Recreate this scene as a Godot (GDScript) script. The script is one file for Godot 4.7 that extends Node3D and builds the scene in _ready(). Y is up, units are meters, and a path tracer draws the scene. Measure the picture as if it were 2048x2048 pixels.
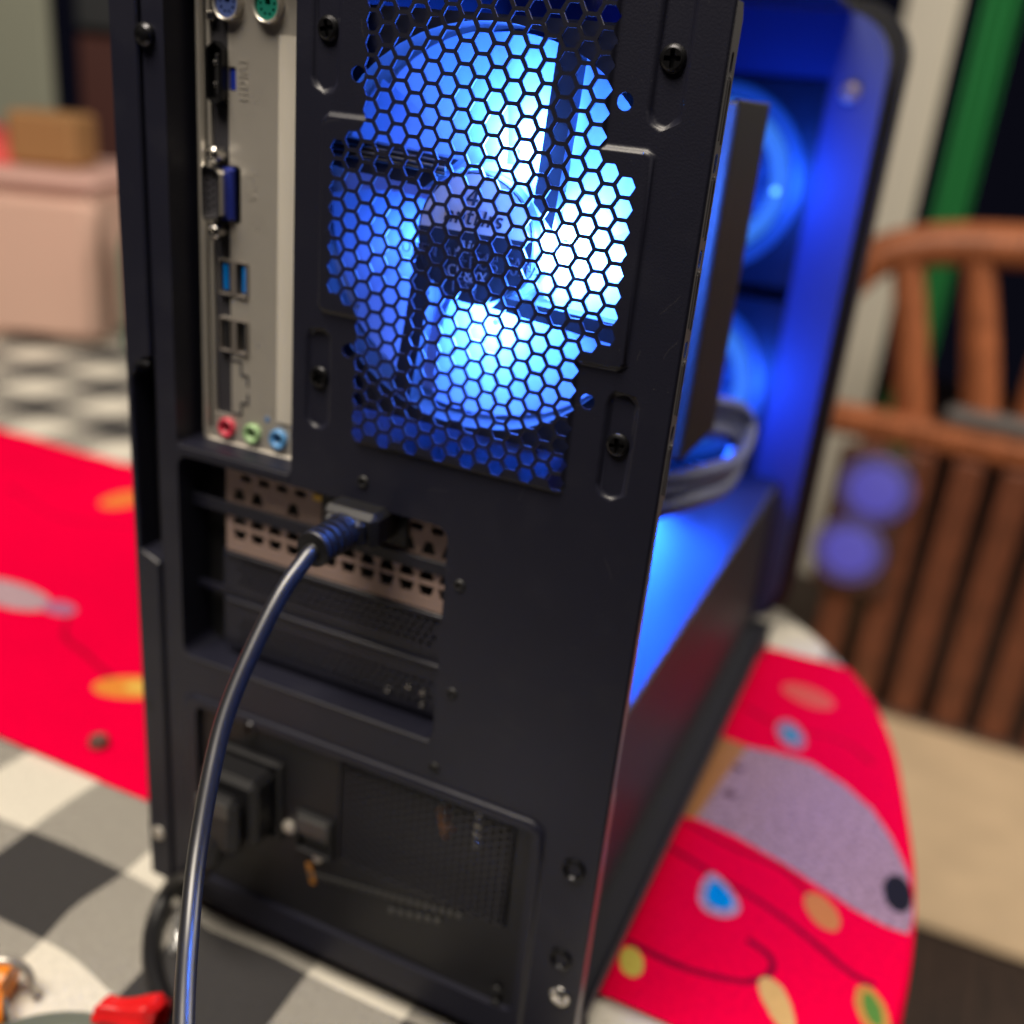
extends Node3D
# Lengths below are millimetres: x to the right across the computer's back panel, y up from the fan's centre, z out of the panel. TABLE and FLOOR are heights in that frame.
const TABLE := -312.0
const FLOOR := -1062.0
var org := Vector3.ZERO
var xf := Transform3D()
var rng := RandomNumberGenerator.new()
var M := {}


func W(v: Vector3) -> Vector3:
	return Vector3(v.x, v.y - FLOOR, v.z) * 0.001


# ---------------------------------------------------------------- nodes
func thing(called: String, label: String, category: String, at: Vector3, group := "") -> Node3D:
	var o := Node3D.new()
	o.name = called
	add_child(o, true)
	org = at
	xf = Transform3D()
	o.position = W(at)
	tag(o, label, category, group)
	return o


func tag(o: Node, label: String, category: String, group := "") -> void:
	o.set_meta("label", label)
	o.set_meta("category", category)
	if group:
		o.set_meta("group", group)


func begin() -> SurfaceTool:
	var st := SurfaceTool.new()
	st.begin(Mesh.PRIMITIVE_TRIANGLES)
	return st


func part(called: String, st: SurfaceTool, m: Material, parent: Node, label := "") -> MeshInstance3D:
	var o := MeshInstance3D.new()
	o.name = called
	o.mesh = st.commit()
	o.material_override = m
	parent.add_child(o, true)
	if label:
		o.set_meta("label", label)
	return o


func solo(called: String, st: SurfaceTool, m: Material) -> MeshInstance3D:
	var o := part(called, st, m, self)
	o.position = W(org)
	return o


func structure(called: String, st: SurfaceTool, m: Material) -> MeshInstance3D:
	var o := solo(called, st, m)
	o.set_meta("kind", "structure")
	return o


# ---------------------------------------------------------------- shapes
func tri(st: SurfaceTool, a: Vector3, b: Vector3, c: Vector3, n := Vector3.ZERO) -> void:
	var g := (b - a).cross(c - a)
	if g.length_squared() < 1e-12:
		return
	if n != Vector3.ZERO and g.dot(n) < 0.0:
		var t := b
		b = c
		c = t
		g = -g
	st.set_normal((xf.basis * g).normalized())
	for v in [a, c, b]:
		st.add_vertex((xf * v - org) * 0.001)


func tris(st: SurfaceTool, a: Array, b: Array, c: Array) -> void:
	# [place, normal] corners, smooth
	var g: Vector3 = (b[0] - a[0]).cross(c[0] - a[0])
	if g.length_squared() < 1e-12:
		return
	if g.dot(a[1] + b[1] + c[1]) < 0.0:
		var t := b
		b = c
		c = t
	for v in [a, c, b]:
		st.set_normal((xf.basis * v[1]).normalized())
		st.add_vertex((xf * v[0] - org) * 0.001)


func quad(st: SurfaceTool, a: Vector3, b: Vector3, c: Vector3, d: Vector3, n := Vector3.ZERO) -> void:
	tri(st, a, b, c, n)
	tri(st, a, c, d, n)


func box(st: SurfaceTool, a: Vector3, b: Vector3, c := 0.0) -> void:
	# corners a, b; chamfer c on every edge
	var lo := Vector3(minf(a.x, b.x), minf(a.y, b.y), minf(a.z, b.z))
	var hi := Vector3(maxf(a.x, b.x), maxf(a.y, b.y), maxf(a.z, b.z))
	var mid := (lo + hi) / 2.0
	var h := (hi - lo) / 2.0
	c = minf(c, minf(h.x, minf(h.y, h.z)) * 0.95)
	for ax in 3:
		var u := (ax + 1) % 3
		var w := (ax + 2) % 3
		for s in [-1.0, 1.0]:
			var n := Vector3.ZERO
			n[ax] = s
			var p := []
			for k in [[-1.0, -1.0], [1.0, -1.0], [1.0, 1.0], [-1.0, 1.0]]:
				var q := Vector3.ZERO
				q[ax] = s * h[ax]
				q[u] = k[0] * (h[u] - c)
				q[w] = k[1] * (h[w] - c)
				p.append(mid + q)
			quad(st, p[0], p[1], p[2], p[3], n)
			if c > 0.0:
				for t in [-1.0, 1.0]:
					var q := []
					for k in [[s * h[ax], t * (h[u] - c), -1.0], [s * h[ax], t * (h[u] - c), 1.0], [s * (h[ax] - c), t * h[u], 1.0], [s * (h[ax] - c), t * h[u], -1.0]]:
						var e := Vector3.ZERO
						e[ax] = k[0]
						e[u] = k[1]
						e[w] = k[2] * (h[w] - c)
						q.append(mid + e)
					var nn := n
					nn[u] = t
					quad(st, q[0], q[1], q[2], q[3], nn)
	if c > 0.0:
		for sx in [-1.0, 1.0]:
			for sy in [-1.0, 1.0]:
				for sz in [-1.0, 1.0]:
					var s := Vector3(sx, sy, sz)
					tri(st, mid + s * Vector3(h.x, h.y - c, h.z - c), mid + s * Vector3(h.x - c, h.y, h.z - c), mid + s * Vector3(h.x - c, h.y - c, h.z), s)


func rrect(x0: float, y0: float, x1: float, y1: float, r: float, n := 6) -> PackedVector2Array:
	var p := PackedVector2Array()
	r = minf(r, minf(x1 - x0, y1 - y0) / 2.0)
	if r <= 0.001:
		return PackedVector2Array([Vector2(x0, y0), Vector2(x1, y0), Vector2(x1, y1), Vector2(x0, y1)])
	for k in [[x1 - r, y0 + r, -90.0], [x1 - r, y1 - r, 0.0], [x0 + r, y1 - r, 90.0], [x0 + r, y0 + r, 180.0]]:
		for i in n + 1:
			var a := deg_to_rad(k[2] + 90.0 * i / n)
			var q := Vector2(k[0] + r * cos(a), k[1] + r * sin(a))
			if p.is_empty() or p[-1].distance_to(q) > 1e-4:
				p.append(q)
	if p[0].distance_to(p[-1]) < 1e-4:
		p.remove_at(p.size() - 1)
	return p


func circle(x: float, y: float, r: float, n := 20, turn := 0.0) -> PackedVector2Array:
	var p := PackedVector2Array()
	for i in n:
		p.append(Vector2(x + r * cos(turn + TAU * i / n), y + r * sin(turn + TAU * i / n)))
	return p


func bounds(p: PackedVector2Array) -> Rect2:
	var r := Rect2(p[0], Vector2.ZERO)
	for q in p:
		r = r.expand(q)
	return r


func cut(polys: Array, cuts: Array) -> Array:
	for c in cuts:
		var rc := bounds(c)
		var out := []
		for p in polys:
			if not bounds(p).intersects(rc):
				out.append(p)
				continue
			for q in Geometry2D.clip_polygons(p, c):
				if not Geometry2D.is_polygon_clockwise(q):
					out.append(q)
		polys = out
	return polys


func fill(st: SurfaceTool, p: PackedVector2Array, z, n := Vector3(0, 0, 1)) -> void:
	# z: a number, or a Callable of the place
	var t := Geometry2D.triangulate_polygon(p)
	for i in range(0, t.size(), 3):
		var v := []
		for k in 3:
			var q: Vector2 = p[t[i + k]]
			v.append(Vector3(q.x, q.y, z.call(q) if z is Callable else float(z)))
		tri(st, v[0], v[1], v[2], n)


func walls(st: SurfaceTool, p: PackedVector2Array, z0, z1, inward := false) -> void:
	var s := 1.0 if Geometry2D.is_polygon_clockwise(p) else -1.0
	for i in p.size():
		var a: Vector2 = p[i]
		var b: Vector2 = p[(i + 1) % p.size()]
		var d := (b - a).normalized()
		var n := Vector3(-d.y, d.x, 0) * s * (-1.0 if inward else 1.0)
		var f := func(q, z): return Vector3(q.x, q.y, z.call(q) if z is Callable else float(z))
		quad(st, f.call(a, z0), f.call(b, z0), f.call(b, z1), f.call(a, z1), n)


func prism(st: SurfaceTool, p: PackedVector2Array, z0: float, z1: float) -> void:
	fill(st, p, z1, Vector3(0, 0, 1))
	fill(st, p, z0, Vector3(0, 0, -1))
	walls(st, p, z0, z1)


func inset(p: PackedVector2Array, d: float) -> PackedVector2Array:
	var r := Geometry2D.offset_polygon(p, -d, Geometry2D.JOIN_ROUND)
	return r[0] if r.size() else p


func lathe(st: SurfaceTool, profile: Array, n := 24) -> void:
	# profile of Vector2(radius, z) round the z axis of xf
	for i in profile.size() - 1:
		var a: Vector2 = profile[i]
		var b: Vector2 = profile[i + 1]
		var d := b - a
		var nr := Vector2(d.y, -d.x).normalized()
		for k in n:
			var c0 := Vector2.from_angle(TAU * k / n)
			var c1 := Vector2.from_angle(TAU * (k + 1) / n)
			var f := func(q, c): return [Vector3(q.x * c.x, q.x * c.y, q.y), Vector3(nr.x * c.x, nr.x * c.y, nr.y)]
			var q0 = f.call(a, c0)
			var q1 = f.call(a, c1)
			var q2 = f.call(b, c1)
			var q3 = f.call(b, c0)
			tris(st, q0, q1, q2)
			tris(st, q0, q2, q3)


func smooth(p: Array, n := 8) -> Array:
	var out := []
	for i in p.size() - 1:
		var a: Vector3 = p[maxi(i - 1, 0)]
		var b: Vector3 = p[i]
		var c: Vector3 = p[i + 1]
		var d: Vector3 = p[mini(i + 2, p.size() - 1)]
		for k in n:
			var t := float(k) / n
			out.append(b.cubic_interpolate(c, a, d, t))
	out.append(p[-1])
	return out


func tube(st: SurfaceTool, p: Array, r, n := 16) -> void:
	# r: a number or a list as long as p
	var rings := []
	var side := Vector3.ZERO
	for i in p.size():
		var d: Vector3 = (p[mini(i + 1, p.size() - 1)] - p[maxi(i - 1, 0)]).normalized()
		if side == Vector3.ZERO:
			side = d.cross(Vector3.UP if absf(d.y) < 0.9 else Vector3.RIGHT).normalized()
		side = (side - d * side.dot(d)).normalized()
		var up := d.cross(side)
		var ring := []
		var rr: float = r[i] if r is Array else r
		for k in n:
			var q := side * cos(TAU * k / n) + up * sin(TAU * k / n)
			ring.append([p[i] + q * rr, q])
		rings.append(ring)
	for i in rings.size() - 1:
		for k in n:
			tris(st, rings[i][k], rings[i][(k + 1) % n], rings[i + 1][(k + 1) % n])
			tris(st, rings[i][k], rings[i + 1][(k + 1) % n], rings[i + 1][k])
	for e in [0, rings.size() - 1]:
		var out: Vector3 = (p[0] - p[1]) if e == 0 else (p[-1] - p[-2])
		for k in n:
			tri(st, p[e], rings[e][k][0], rings[e][(k + 1) % n][0], out)


func loft(st: SurfaceTool, grid: Array, hint: Vector3, closed := false) -> void:
	# rows of places, smooth normals from neighbours
	var nr := grid.size()
	var nc: int = grid[0].size()
	var nn := []
	for i in nr:
		var row := []
		for k in nc:
			var k0 := (k - 1 + nc) % nc if closed else maxi(k - 1, 0)
			var k1 := (k + 1) % nc if closed else mini(k + 1, nc - 1)
			var du: Vector3 = grid[mini(i + 1, nr - 1)][k] - grid[maxi(i - 1, 0)][k]
			var dv: Vector3 = grid[i][k1] - grid[i][k0]
			var g := du.cross(dv).normalized()
			row.append(g)
		nn.append(row)
	var flip := 1.0
	if hint != Vector3.ZERO and nn[nr / 2][nc / 2].dot(hint) < 0.0:
		flip = -1.0
	for i in nr - 1:
		for k in (nc if closed else nc - 1):
			var j := (k + 1) % nc
			var a := [grid[i][k], nn[i][k] * flip]
			var b := [grid[i][j], nn[i][j] * flip]
			var c := [grid[i + 1][j], nn[i + 1][j] * flip]
			var d := [grid[i + 1][k], nn[i + 1][k] * flip]
			tris(st, a, b, c)
			tris(st, a, c, d)


func at(v: Vector3, b := Basis()) -> void:
	xf = Transform3D(b, v)


func home() -> void:
	xf = Transform3D()


func lettering(parent: Node, called: String, text: String, place: Vector3, size: float, m: Material, turn := 0.0, slant := 0.0, bold := false) -> void:
	# size: height of the letters in mm
	var t := TextMesh.new()
	var f := SystemFont.new()
	f.font_names = PackedStringArray(["Droid Sans"])
	if bold:
		f.font_weight = 700
	t.font = f
	t.text = text
	t.font_size = 48
	t.pixel_size = size * 0.001 / 35.0
	t.depth = 0.00012
	t.curve_step = 2.0
	var o := MeshInstance3D.new()
	o.name = called
	o.mesh = t
	o.material_override = m
	var b := Basis(Vector3(0, 0, 1), turn)
	b = b * Basis(Vector3(1, 0, 0), Vector3(slant, 1, 0), Vector3(0, 0, 1))
	o.transform = Transform3D(b, (place - org) * 0.001)
	parent.add_child(o, true)


# ---------------------------------------------------------------- materials
func lin(r: float, g: float, b: float) -> Color:
	return Color(r, g, b).linear_to_srgb()


func mat(c: Color, rough := 0.6, metal := 0.0, spec := 0.5) -> StandardMaterial3D:
	var m := StandardMaterial3D.new()
	m.albedo_color = c
	m.roughness = rough
	m.metallic = metal
	m.metallic_specular = spec
	return m


func noise(freq: float, octaves := 3, type := FastNoiseLite.TYPE_SIMPLEX_SMOOTH) -> FastNoiseLite:
	var n := FastNoiseLite.new()
	n.noise_type = type
	n.frequency = freq
	n.fractal_octaves = octaves
	n.seed = 7
	return n


func noise_tex(freq: float, size := 256, lo := 0.0, hi := 1.0, octaves := 3) -> ImageTexture:
	# tileable grey noise between lo and hi
	var n := noise(freq, octaves)
	var im: Image = n.get_seamless_image(size, size)
	im.convert(Image.FORMAT_RGB8)
	for y in size:
		for x in size:
			var v := lerpf(lo, hi, im.get_pixel(x, y).r)
			im.set_pixel(x, y, Color(v, v, v))
	return ImageTexture.create_from_image(im)


func relief(m: StandardMaterial3D, t: Texture2D, scale: float, per_metre: float) -> StandardMaterial3D:
	m.heightmap_enabled = true
	m.heightmap_texture = t
	m.heightmap_scale = scale
	m.uv1_triplanar = true
	m.uv1_world_triplanar = true
	m.uv1_scale = Vector3.ONE * per_metre
	return m


func rough_map(m: StandardMaterial3D, t: Texture2D, per_metre: float) -> StandardMaterial3D:
	m.roughness_texture = t
	m.roughness_texture_channel = BaseMaterial3D.TEXTURE_CHANNEL_RED
	m.uv1_triplanar = true
	m.uv1_world_triplanar = true
	m.uv1_scale = Vector3.ONE * per_metre
	return m


func wood_look(c: Color, rough: float, per_metre: float) -> StandardMaterial3D:
	# streaked grain along y
	if not M.has("grain"):
		var n := noise(0.02, 4)
		var im := Image.create(256, 256, false, Image.FORMAT_RGB8)
		for y in 256:
			for x in 256:
				var v := clampf(0.78 + 0.35 * n.get_noise_2d(x * 6.0, y * 0.5) + 0.12 * n.get_noise_2d(x * 30.0, y * 2.0), 0.35, 1.0)
				im.set_pixel(x, y, Color(v, v * 0.98, v * 0.95))
		M.grain = ImageTexture.create_from_image(im)
	var m := mat(c, rough)
	m.albedo_texture = M.grain
	m.uv1_triplanar = true
	m.uv1_scale = Vector3.ONE * per_metre
	return m


func dusty(m: StandardMaterial3D) -> StandardMaterial3D:
	# faint smears, dust specks and hair scratches over the paint
	var im := Image.create(1024, 1024, false, Image.FORMAT_RGBA8)
	var n := noise(0.006, 4)
	for y in 1024:
		for x in 1024:
			var a := clampf(n.get_noise_2d(x, y) * n.get_noise_2d(y + 700, x) * 0.16, 0.0, 0.03)
			im.set_pixel(x, y, Color(0.42, 0.42, 0.44, a))
	for i in 520:
		var x := rng.randi_range(1, 1022)
		var y := rng.randi_range(1, 1022)
		var a := rng.randf_range(0.06, 0.4) * rng.randf()
		im.set_pixel(x, y, Color(0.6, 0.58, 0.55, a))
		if rng.randf() < 0.3:
			im.set_pixel(x + 1, y, Color(0.6, 0.58, 0.55, a * 0.7))
	for i in 26:
		var p := Vector2(rng.randf_range(0, 1024), rng.randf_range(0, 1024))
		var d := Vector2.from_angle(rng.randf_range(0, TAU))
		for k in rng.randi_range(8, 40):
			p += d
			d = d.rotated(rng.randf_range(-0.12, 0.12))
			im.set_pixel(posmod(int(p.x), 1024), posmod(int(p.y), 1024), Color(0.6, 0.58, 0.55, 0.10))
	m.detail_enabled = true
	m.detail_albedo = ImageTexture.create_from_image(im)
	m.detail_blend_mode = BaseMaterial3D.BLEND_MODE_MIX
	m.detail_uv_layer = BaseMaterial3D.DETAIL_UV_2
	m.uv2_triplanar = true
	m.uv2_world_triplanar = true
	m.uv2_scale = Vector3.ONE * 4.3
	return m


func glow(c: Color, energy: float) -> StandardMaterial3D:
	var m := mat(Color(0.8, 0.85, 0.9), 0.4)
	m.albedo_color = lin(0.1, 0.1, 0.12)
	m.emission_enabled = true
	m.emission = c
	m.emission_energy_multiplier = energy
	return m


func materials() -> void:
	var fine := noise_tex(0.09, 256)
	var smear := noise_tex(0.012, 256, 0.75, 1.25, 4)
	M.smear = smear
	M.paint = dusty(relief(mat(lin(0.0120, 0.0125, 0.0245), 0.40), fine, 0.004, 45.0))  # bluish base colour stands in for lens glare from the fan
	M.paint_smooth = mat(lin(0.008, 0.008, 0.011), 0.42)
	M.flange = mat(lin(0.14, 0.14, 0.15), 0.34)  # paler than the panel paint: reflected surroundings put into the colour
	M.inside = mat(lin(0.017, 0.018, 0.028), 0.5)
	M.front = mat(lin(0.05, 0.065, 0.17), 0.55)  # blue tint puts the fan light on this face into its colour
	M.front_blade = mat(lin(0.16, 0.17, 0.2), 0.4)
	M.plastic = relief(mat(lin(0.017, 0.017, 0.020), 0.5), fine, 0.003, 60.0)
	M.black = mat(lin(0.012, 0.012, 0.014), 0.5)
	M.fan_black = mat(lin(0.014, 0.014, 0.018), 0.45)
	M.screw = mat(lin(0.05, 0.05, 0.055), 0.3, 0.9)
	M.steel = rough_map(mat(lin(0.66, 0.62, 0.56), 0.34, 0.62), smear, 25.0)
	M.steel_bright = mat(lin(0.75, 0.73, 0.70), 0.22, 1.0)
	M.bracket = rough_map(mat(lin(0.37, 0.265, 0.235), 0.45, 0.25), smear, 25.0)  # pinkish tint stands in for the red cloth's reflection
	M.gold = mat(lin(0.75, 0.5, 0.12), 0.3, 1.0)
	M.dark_grey = mat(lin(0.028, 0.027, 0.035), 0.7)
	M.cable = mat(lin(0.017, 0.017, 0.018), 0.36, 0.0, 0.7)
	M.rubber = mat(lin(0.010, 0.010, 0.012), 0.45)
	M.label = mat(lin(0.42, 0.37, 0.35), 0.5)
	M.label_dark = mat(lin(0.012, 0.012, 0.016), 0.5)
	M.ink = mat(lin(0.02, 0.02, 0.03), 0.6)
	M.print = mat(lin(0.20, 0.18, 0.19), 0.6)
	M.print_dim = mat(lin(0.06, 0.055, 0.07), 0.6)
	M.blade = mat(lin(0.19, 0.23, 0.36), 0.5)
	M.blade.backlight_enabled = true
	M.blade.backlight = Color(0.4, 0.42, 0.5)
	M.led = glow(lin(0.05, 0.2, 1.0), 6.0)


# ---------------------------------------------------------------- the computer
const HX := -46.55
const DX := 5.085
const PY := 5.88
const BLOCK := 1.5
var feats := []


func feature(x0: float, y0: float, x1: float, y1: float, r: float, w: float, h: float) -> void:
	feats.append({"r": Rect2(x0, y0, x1 - x0, y1 - y0), "rad": r, "w": w, "h": h, "out": rrect(x0, y0, x1, y1, r, 8), "mid": rrect(x0 + w / 2, y0 + w / 2, x1 - w / 2, y1 - w / 2, maxf(r - w / 2, 0.2), 8), "in": rrect(x0 + w, y0 + w, x1 - w, y1 - w, maxf(r - w, 0.1), 8)})


func panel_z(p: Vector2) -> float:
	var z := 0.0
	var block := 0.0
	for f in feats:
		var r: Rect2 = f.r
		var rad: float = f.rad
		var q: Vector2 = (p - r.get_center()).abs() - (r.size / 2.0 - Vector2.ONE * rad)
		var d: float = Vector2(maxf(q.x, 0), maxf(q.y, 0)).length() + minf(maxf(q.x, q.y), 0.0) - rad
		var part_z: float = f.h * smoothstep(0.0, 1.0, clampf(-d / f.w, 0.0, 1.0))
		if f.h == BLOCK:
			block = maxf(block, part_z)
		else:
			z += part_z
	return z + block


func panel_back(p: Vector2) -> float:
	return panel_z(p) - 0.7


func panel_n(p: Vector2) -> Vector3:
	var e := 0.05
	return Vector3(panel_z(p - Vector2(e, 0)) - panel_z(p + Vector2(e, 0)), panel_z(p - Vector2(0, e)) - panel_z(p + Vector2(0, e)), 2 * e).normalized()


func fill_panel(st: SurfaceTool, p: PackedVector2Array) -> void:
	var t := Geometry2D.triangulate_polygon(p)
	for i in range(0, t.size(), 3):
		var v := []
		for k in 3:
			var q: Vector2 = p[t[i + k]]
			v.append([Vector3(q.x, q.y, panel_z(q)), panel_n(q)])
		tris(st, v[0], v[1], v[2])


func hexagon(c: Vector2, s: float) -> PackedVector2Array:
	var R := DX * 2.0 / 3.0
	var p := PackedVector2Array()
	for v in [[R, 0.0], [R / 2.0, PY / 2.0], [-R / 2.0, PY / 2.0], [-R, 0.0], [-R / 2.0, -PY / 2.0], [R / 2.0, -PY / 2.0]]:
		p.append(c + Vector2(v[0], v[1]) * s)
	return p


func is_hole(k: int, y: float) -> bool:
	if k < 0 or k > 18:
		return false
	if k == 0 or k == 18:
		return absf(y) < 22.0
	if k == 1 or k == 17:
		return absf(y) < 25.5
	return y > -69.5 and y < 73.0


func back_panel(root: Node3D) -> void:
	feature(-54.0, -31.0, 52.8, 30.8, 4.0, 2.4, BLOCK)
	for s in [[-58.4, 34.2, -47.2, 80.0], [47.0, 34.2, 57.9, 80.0], [-58.5, -71.2, -47.4, -34.7], [46.5, -70.9, 57.8, -35.2]]:
		feature(s[0], s[1], s[2], s[3], 5.5, 2.6, -1.6)
	feature(-114.5, -310.0, 47.2, -193.0, 8.0, 2.6, 2.0)
	feature(-38.7, -72.0, 38.0, 90.0, 3.0, 2.0, BLOCK)
	var tiles := []
	var st := begin()
	var lo := Vector2(-50.2, -72.5)
	var hi := Vector2(48.5, 76.0)
	var region := PackedVector2Array([lo, Vector2(hi.x, lo.y), hi, Vector2(lo.x, hi.y)])
	for k in range(-2, 21):
		for m in range(-14, 15):
			var y := (2.55 if k % 2 == 0 else -0.39) + PY * m
			var c := Vector2(HX + DX * k, y)
			if c.x < lo.x - 4 or c.x > hi.x + 4 or y < lo.y - 4 or y > hi.y + 4:
				continue
			var hole := is_hole(k, y)
			var o := hexagon(c, 1.0)
			var i := hexagon(c, 0.808)
			for e in 6:
				var f := (e + 1) % 6
				var p := PackedVector2Array([o[e], o[f], i[f], i[e]]) if hole else PackedVector2Array([o[e], o[f], c])
				if c.x < lo.x + 4 or c.x > hi.x - 4 or y < lo.y + 4 or y > hi.y - 4:
					for q in Geometry2D.intersect_polygons(p, region):
						tiles.append(q)
				else:
					tiles.append(p)
			if hole:
				walls(st, i, panel_back, panel_z, true)
	var xs := [-121.7, -113.0, -88.0, -63.0, -50.2, -25.0, 0.0, 24.0, 48.5, 58.0, 66.0]
	var ys := [-298.3, -270.0, -240.0, -215.0, -193.0, -177.0, -150.0, -120.0, -93.0, -88.6, -72.5, -40.0, 0.0, 40.0, 76.0, 100.0]
	for a in xs.size() - 1:
		for b in ys.size() - 1:
			if xs[a] >= lo.x - 0.1 and xs[a + 1] <= hi.x + 0.1 and ys[b] >= lo.y - 0.1 and ys[b + 1] <= hi.y + 0.1:
				continue
			tiles.append(PackedVector2Array([Vector2(xs[a], ys[b]), Vector2(xs[a + 1], ys[b]), Vector2(xs[a + 1], ys[b + 1]), Vector2(xs[a], ys[b + 1])]))
	var round := []
	for c in [[-41.25, 41.25], [41.25, 41.25], [-41.25, -41.25], [41.25, -41.25]]:
		round.append(circle(c[0], c[1], 2.35))
	var io := rrect(-113.0, -88.6, -63.0, 80.0, 1.0)
	var slots := rrect(-113.0, -177.0, -0.8, -93.2, 4.5)
	var psu := rrect(-106.0, -284.0, 42.0, -198.0, 3.0)
	tiles = cut(tiles, round + [io, slots, psu])
	for r in round:
		walls(st, r, panel_back, panel_z, true)
	walls(st, io, -18.0, 0.0, true)
	walls(st, slots, -17.6, 0.0, true)
	walls(st, psu, -1.0, panel_z, true)
	for f in feats:
		var out := []
		var ro := bounds(f.out)
		for p in tiles:
			if not bounds(p).intersects(ro):
				out.append(p)
				continue
			out.append_array(cut([p], [f.out]))
			for q in Geometry2D.intersect_polygons(p, f.out):
				out.append_array(cut([q], [f.mid]))
				for w in Geometry2D.intersect_polygons(q, f.mid):
					out.append_array(cut([w], [f.in]))
					out.append_array(Geometry2D.intersect_polygons(w, f.in))
		tiles = out
	for p in tiles:
		if p.size() > 2:
			fill_panel(st, p)
	# rounded fold to the flange, lower edge
	for i in 4:
		var a0 := PI / 2 * i / 4
		var a1 := PI / 2 * (i + 1) / 4
		var f := func(a, y): return [Vector3(66.0 + sin(a), y, -1.0 + cos(a)), Vector3(sin(a), 0, cos(a))]
		tris(st, f.call(a0, -298.3), f.call(a1, -298.3), f.call(a1, 100.0))
		tris(st, f.call(a0, -298.3), f.call(a1, 100.0), f.call(a0, 100.0))
	quad(st, Vector3(-121.7, -298.3, 0), Vector3(66, -298.3, 0), Vector3(66, -298.3, -3), Vector3(-121.7, -298.3, -3), Vector3(0, -1, 0))
	quad(st, Vector3(-121.7, -298.3, 0), Vector3(-121.7, 100, 0), Vector3(-121.7, 100, -6), Vector3(-121.7, -298.3, -6), Vector3(-1, 0, 0))
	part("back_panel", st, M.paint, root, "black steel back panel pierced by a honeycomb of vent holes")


func screw(root: Node, c: Vector3, r: float, m: Material, called := "screw", turn := 0.3) -> void:
	var st := begin()
	at(c, Basis(Vector3(0, 0, 1), turn))
	var w := r * 0.17
	var l := r * 0.62
	var cross := PackedVector2Array([Vector2(w, -w), Vector2(l, -w), Vector2(l, w), Vector2(w, w), Vector2(w, l), Vector2(-w, l), Vector2(-w, w), Vector2(-l, w), Vector2(-l, -w), Vector2(-w, -w), Vector2(-w, -l), Vector2(w, -l)])
	var h := r * 0.42
	var rim := r * 0.72
	var quarter := []
	for k in 4:
		var p := PackedVector2Array([Vector2.ZERO])
		for i in 7:
			p.append(Vector2.from_angle(PI / 2 * k + PI / 2 * i / 6.0) * rim)
		quarter.append(p)
	for p in cut(quarter, [cross]):
		fill(st, p, h)
	walls(st, cross, h - r * 0.4, h, true)
	fill(st, cross, h - r * 0.4)
	lathe(st, [Vector2(rim, h), Vector2(r * 0.88, h * 0.82), Vector2(r, h * 0.4), Vector2(r, 0)], 24)
	home()
	part(called, st, m, root)


func pierced(root: Node, c: Vector3, r: float, called := "screw_hole") -> void:
	# a small threaded hole with a drawn collar
	var st := begin()
	at(c)
	lathe(st, [Vector2(r * 0.55, -1.5), Vector2(r * 0.55, 0.5), Vector2(r * 0.75, 0.7), Vector2(r, 0.35), Vector2(r * 1.15, 0)], 18)
	fill(st, circle(0, 0, r * 0.56, 14), -1.4 if c.z < -0.5 else 0.05)
	home()
	part(called, st, M.black, root)


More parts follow.
